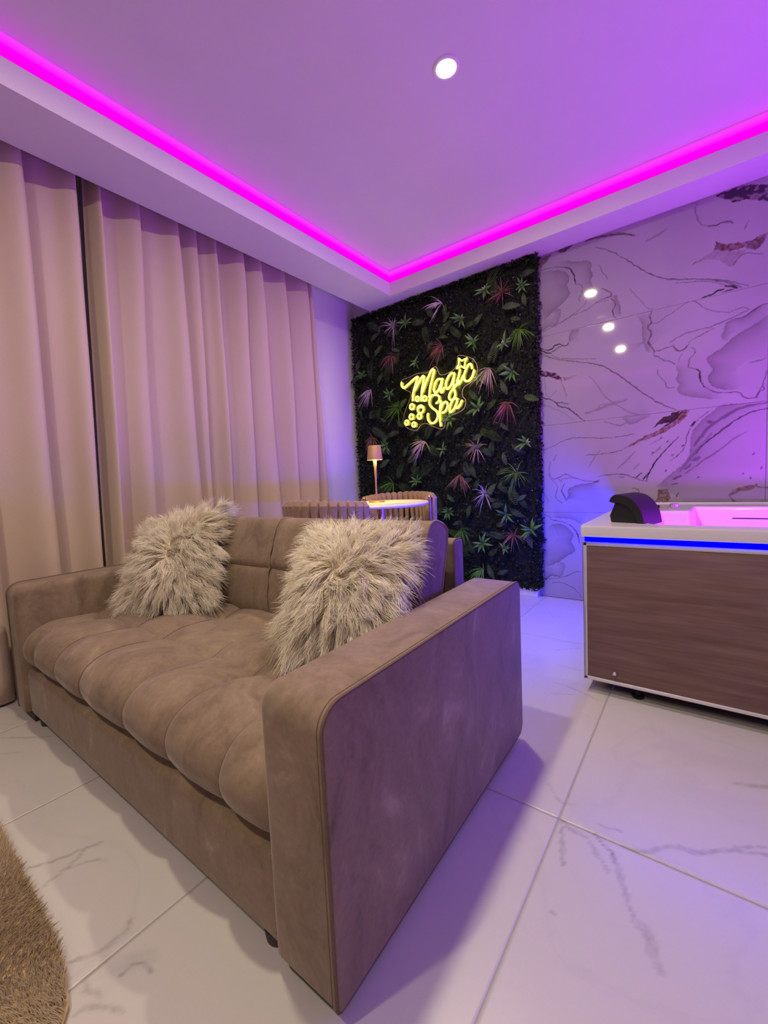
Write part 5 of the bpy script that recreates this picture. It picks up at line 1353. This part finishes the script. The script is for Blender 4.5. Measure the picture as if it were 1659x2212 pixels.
# ------------------------------------------------------------------ spa tub
m_acr = mat('white_acrylic', (0.68, 0.67, 0.68, 1), 0.12, spec=0.5, noise=(3, 0.015))
m_alu = mat('pale_aluminium', (0.70, 0.68, 0.70, 1), 0.35, metal=0.3, noise=(50, 0.04))
def wood():
    M = mat('grey_oak_panel', lin(118, 90, 78), 0.5, spec=0.35)
    nt = M.node_tree; b = nt.nodes['Principled BSDF']; tc = nt.nodes['Texture Coordinate']
    def noise(scale, det, st, dist=0):
        mp = nt.nodes.new('ShaderNodeMapping'); mp.inputs['Scale'].default_value = st; nt.links.new(tc.outputs['Object'], mp.inputs[0])
        n = nt.nodes.new('ShaderNodeTexNoise'); n.inputs['Scale'].default_value = scale; n.inputs['Detail'].default_value = det; n.inputs['Distortion'].default_value = dist
        nt.links.new(mp.outputs[0], n.inputs['Vector']); return n.outputs['Fac']
    def ramp(src, stops):
        r = nt.nodes.new('ShaderNodeValToRGB')
        while len(r.color_ramp.elements) < len(stops): r.color_ramp.elements.new(0.5)
        for e, (p, c) in zip(r.color_ramp.elements, stops): e.position = p; e.color = c
        nt.links.new(src, r.inputs[0]); return r.outputs[0]
    a = ramp(noise(5, 6, (0.5, 1, 5), 0.6), [(0.3, lin(104, 82, 70)), (0.5, lin(118, 95, 82)), (0.7, lin(132, 108, 94))])
    g = ramp(noise(14, 8, (0.35, 1, 9), 0.3), [(0.35, (0.88, 0.87, 0.86, 1)), (0.6, (1.04, 1.04, 1.04, 1))])
    k = ramp(noise(3.2, 2, (1.2, 1, 4), 0.4), [(0.22, (0.35, 0.32, 0.32, 1)), (0.28, (1, 1, 1, 1))])
    def mulc(p, q):
        x = nt.nodes.new('ShaderNodeMix'); x.data_type = 'RGBA'; x.blend_type = 'MULTIPLY'; x.inputs[0].default_value = 1
        nt.links.new(p, x.inputs[6]); nt.links.new(q, x.inputs[7]); return x.outputs[2]
    nt.links.new(mulc(mulc(a, g), k), b.inputs['Base Color'])
    return M
m_wood = wood()
m_black = mat('black_foam', (0.008, 0.008, 0.011, 1), 0.55, spec=0.35, noise=(80, 0.15))
m_blue = emit('blue_led', (0.0, 0.0, 1.0), BLUE_E)
m_blue2 = emit('blue_led_end', (0.0008, 0.0, 1.0), BLUE_END)
X0, X1, Y0, Y1, ZB, ZR = -0.377, 1.45, 1.743, 2.985, 0.053, 0.664
tub = empty('spa_tub', (0.5, 2.36, 0))
tag(tub, 'white acrylic spa tub with grey oak front panel and blue led strip', 'bathtub')
to = Vector(tub.location)
T = lambda x, y, z: (x - to.x, y - to.y, z - to.z)
# shell: rim slab with the basin let into it
inner = [(-0.165, 1.835), (1.30, 1.835), (1.30, 2.71), (-0.035, 2.71), (-0.050, 2.455), (-0.175, 2.44)]
def resample(P, rad, k=5):
    res = []; n = len(P)
    for i in range(n):
        p, a, b_ = np.array(P[i]), np.array(P[i - 1]), np.array(P[(i + 1) % n])
        u_ = (a - p) / np.linalg.norm(a - p); w_ = (b_ - p) / np.linalg.norm(b_ - p)
        r_ = rad[i]
        for t in np.linspace(0, 1, k): res.append(tuple((1 - t) ** 2 * (p + u_ * r_) + 2 * t * (1 - t) * p + t * t * (p + w_ * r_)))
    return res
loop = resample(inner, [0.06, 0.10, 0.10, 0.015, 0.02, 0.04])
bm = bmesh.new()
def ringv(pts, z): return [bm.verts.new(T(x, y, z)) for x, y in pts]
ov = ringv(resample([(X0, Y0), (X1, Y0), (X1, Y1), (X0, Y1)], [0.022] * 4, 4), ZR)
iv = ringv(loop, ZR)
oe = [bm.edges.new((ov[i], ov[(i + 1) % len(ov)])) for i in range(len(ov))]
ie = [bm.edges.new((iv[i], iv[(i + 1) % len(iv)])) for i in range(len(iv))]
bmesh.ops.triangle_fill(bm, edges=oe + ie, use_beauty=True, use_dissolve=False)
c_in = np.mean(np.array(inner), 0)
prev = iv
for z, ins in ((ZR - 0.004, -0.004), (ZR - 0.02, -0.008), (0.40, -0.045), (0.24, -0.08), (0.19, -0.13)):
    cur = []
    for (x, y) in loop:
        d = np.array([0.55 - x, 2.27 - y]); d = d / np.linalg.norm(d)
        cur.append(bm.verts.new(T(x - d[0] * ins, y - d[1] * ins, z)))
    for i in range(len(cur)):
        j = (i + 1) % len(cur); bm.faces.new((prev[i], prev[j], cur[j], cur[i]))
    prev = cur
bm.faces.new(prev)
prev = ov
for z, ins in ((ZR - 0.003, -0.001), (ZR - 0.008, -0.002), (ZR - 0.042, -0.002), (ZR - 0.044, 0.02)):
    cur = []
    for v_ in ov:
        x, y = v_.co.x, v_.co.y
        sx_ = math.copysign(1, x); sy_ = math.copysign(1, y)
        cur.append(bm.verts.new((x - sx_ * ins, y - (sy_ * ins if sy_ < 0 else 0), z - to.z)))
    for i in range(len(cur)):
        j = (i + 1) % len(cur); bm.faces.new((prev[i], prev[j], cur[j], cur[i]))
    prev = cur
bmesh.ops.recalc_face_normals(bm, faces=bm.faces)
for q in bm.faces: q.smooth = True
for e in bm.edges:
    if len(e.link_faces) == 2 and e.calc_face_angle(0) > math.radians(40): e.smooth = False
me = bpy.data.meshes.new('shell'); bm.to_mesh(me); bm.free()
link('shell', me, m_acr, tub)
MB().box(T(X0 + 0.01, 2.945, ZR - 0.004), T(X1, 2.985, ZR + 0.006)).build('upstand', m_acr, tub, bevel=0.003)
# body frame and panels
ZP = 0.600
px0, py0 = X0 + 0.008, Y0 + 0.006
fo = MB().box(T(px0, py0, ZB), T(px0 + 0.013, py0 + 0.016, ZP))
fo.box(T(px0, py0, ZB), T(X1, py0 + 0.016, ZB + 0.011)).box(T(px0, py0, ZP - 0.014), T(X1, py0 + 0.016, ZP)).box(T(X1 - 0.013, py0, ZB), T(X1, py0 + 0.016, ZP))
fo.build('front_frame', m_alu, tub, bevel=0.0015)
wp = MB().box(T(px0 + 0.013, py0 + 0.003, ZB + 0.011), T(X1 - 0.013, py0 + 0.014, ZP - 0.014)).build('front_panel', m_wood, tub, bevel=0.001)
MB().box(T(px0, py0 + 0.016, ZB), T(px0 + 0.014, 2.96, ZP)).build('end_panel', m_alu, tub, bevel=0.001)
MB().box(T(X1 - 0.014, py0 + 0.016, ZB), T(X1, 2.96, ZP)).build('end_panel', m_alu, tub, bevel=0.001)
for x, z in ((-0.262, 0.096), (0.9, 0.096), (0.9, 0.50)):
    o = MB().lathe([(0.0, 0.010), (0.006, 0.009), (0.009, 0.005), (0.0095, 0.0)], n=16).build('screw_cap', m_chrome, wp)
    o.rotation_euler = (math.pi / 2, 0, 0); o.location = T(x, py0 + 0.003, z)
for x, y in ((-0.19, 1.80), (-0.19, 2.85), (1.25, 1.80), (1.25, 2.85), (0.53, 1.80)):
    f_ = MB().lathe([(0.020, 0.0), (0.022, 0.010), (0.012, 0.013), (0.012, 0.05)], T(x, y, 0), 18).build('foot', m_black, tub)
    MB().box(T(x - 0.04, y - 0.025, 0.048), T(x + 0.04, y + 0.02, 0.056)).build('bracket', m_alu, f_)
# led strips under the rim, front and both ends
MB().box(T(px0 + 0.004, py0 + 0.010, ZP + 0.001), T(X1 - 0.004, py0 + 0.020, ZR - 0.045)).build('led_strip', m_blue, tub, smooth=False)
MB().box(T(px0 - 0.001, py0 + 0.03, ZP + 0.001), T(px0 + 0.010, 2.95, ZR - 0.045)).build('led_strip', m_blue2, tub, smooth=False)
MB().box(T(px0 + 0.022, py0 + 0.024, 0.585), T(px0 + 0.026, 2.95, ZR - 0.044)).box(T(px0 + 0.022, py0 + 0.0225, 0.585), T(X1 - 0.004, py0 + 0.0265, ZR - 0.044)).build('led_light_block', m_alu, tub, smooth=False)  # added unseen boards, keep blue light from leaking into the tub body
MB().box(T(px0 + 0.002, py0 + 0.002, 0.0535), T(X1 - 0.002, 2.95, 0.0565)).box(T(px0 + 0.0145, py0 + 0.017, 0.056), T(X1 - 0.02, 2.95, 0.075)).build('leak_shield', m_black, tub, smooth=False)  # added to block blue light leaking out and keep the underside dark
# overflow slot, jets and controls
MB().box(T(0.12, 2.700, 0.604), T(0.95, 2.728, 0.609)).build('waterfall_slot', m_black, tub, smooth=False)
k_ = MB().lathe([(0.030, 0.0), (0.030, 0.005), (0.020, 0.009), (0.020, 0.022), (0.017, 0.025), (0.0, 0.025)], T(-0.115, 2.60, ZR), 28).build('control_knob', m_chrome, tub)
MB().lathe([(0.012, 0.0), (0.012, 0.012), (0.009, 0.015), (0.0, 0.015)], T(-0.19, 2.62, ZR), 20).build('air_button', m_black, tub)
for x in (0.25, 0.6, 0.95):
    o = MB().lathe([(0.0, 0.0), (0.022, 0.0), (0.026, 0.004), (0.010, 0.008), (0.0, 0.006)], n=20).build('jet', m_chrome, tub)
    o.location = T(x, 2.672, 0.42); o.rotation_euler = (math.pi / 2, 0, 0)
lamp_point('tub_lamp', T(1.02, 2.30, 0.50), 0.05, TUB_W, TUB_COL, tub)
o = MB().lathe([(0.0, 0.0), (0.035, 0.0), (0.04, 0.006), (0.0, 0.012)], n=24).build('tub_light_lens', emit('tub_lens', (0.6, 0.1, 1.0), 3.0), tub)
o.location = T(1.265, 2.30, 0.50); o.rotation_euler = (0, -math.pi / 2, 0)

# headrest hooked over the end of the rim
hp_out = [(-0.288, 0.748), (-0.280, 0.766), (-0.262, 0.776), (-0.222, 0.768), (-0.190, 0.742), (-0.168, 0.702), (-0.158, 0.652)]
hp_in = [(-0.182, 0.650), (-0.192, 0.690), (-0.212, 0.722), (-0.244, 0.742), (-0.268, 0.742)]
ol_ = spline(hp_out, 5) + spline(hp_in, 5)
Yn, Yf = 1.865, 2.065
head = empty('headrest', (-0.226, 1.965, ZR), -0.22)
tag(head, 'black foam headrest hooked over the tub rim', 'headrest')
h0 = Vector((-0.235, 1.965, ZR))
def sweep(outline, ya, yb, ins):
    cx_ = np.mean(np.array(outline), 0); rg = []
    for y, s in ((ya, ins), (ya + 0.006, 1.0 - (1 - ins) * 0.3), (ya + 0.015, 1.0), ((ya + yb) / 2, 1.0), (yb - 0.015, 1.0), (yb - 0.006, 1.0 - (1 - ins) * 0.3), (yb, ins)):
        rg.append([(cx_[0] + (x - cx_[0]) * s - h0.x, y - h0.y, cx_[1] + (z - cx_[1]) * s - h0.z) for x, z in outline])
    return rg
MB().rings(sweep(ol_, Yn, Yf, 0.975)).build('pad', m_black, head)
bs = [(-0.290, 0.690), (-0.268, 0.748), (-0.235, 0.742), (-0.205, 0.715), (-0.192, 0.690), (-0.190, 0.6645), (-0.285, 0.6645)]
MB().rings(sweep(bs, Yn + 0.012, Yf - 0.012, 0.96)).build('support', m_black, head)
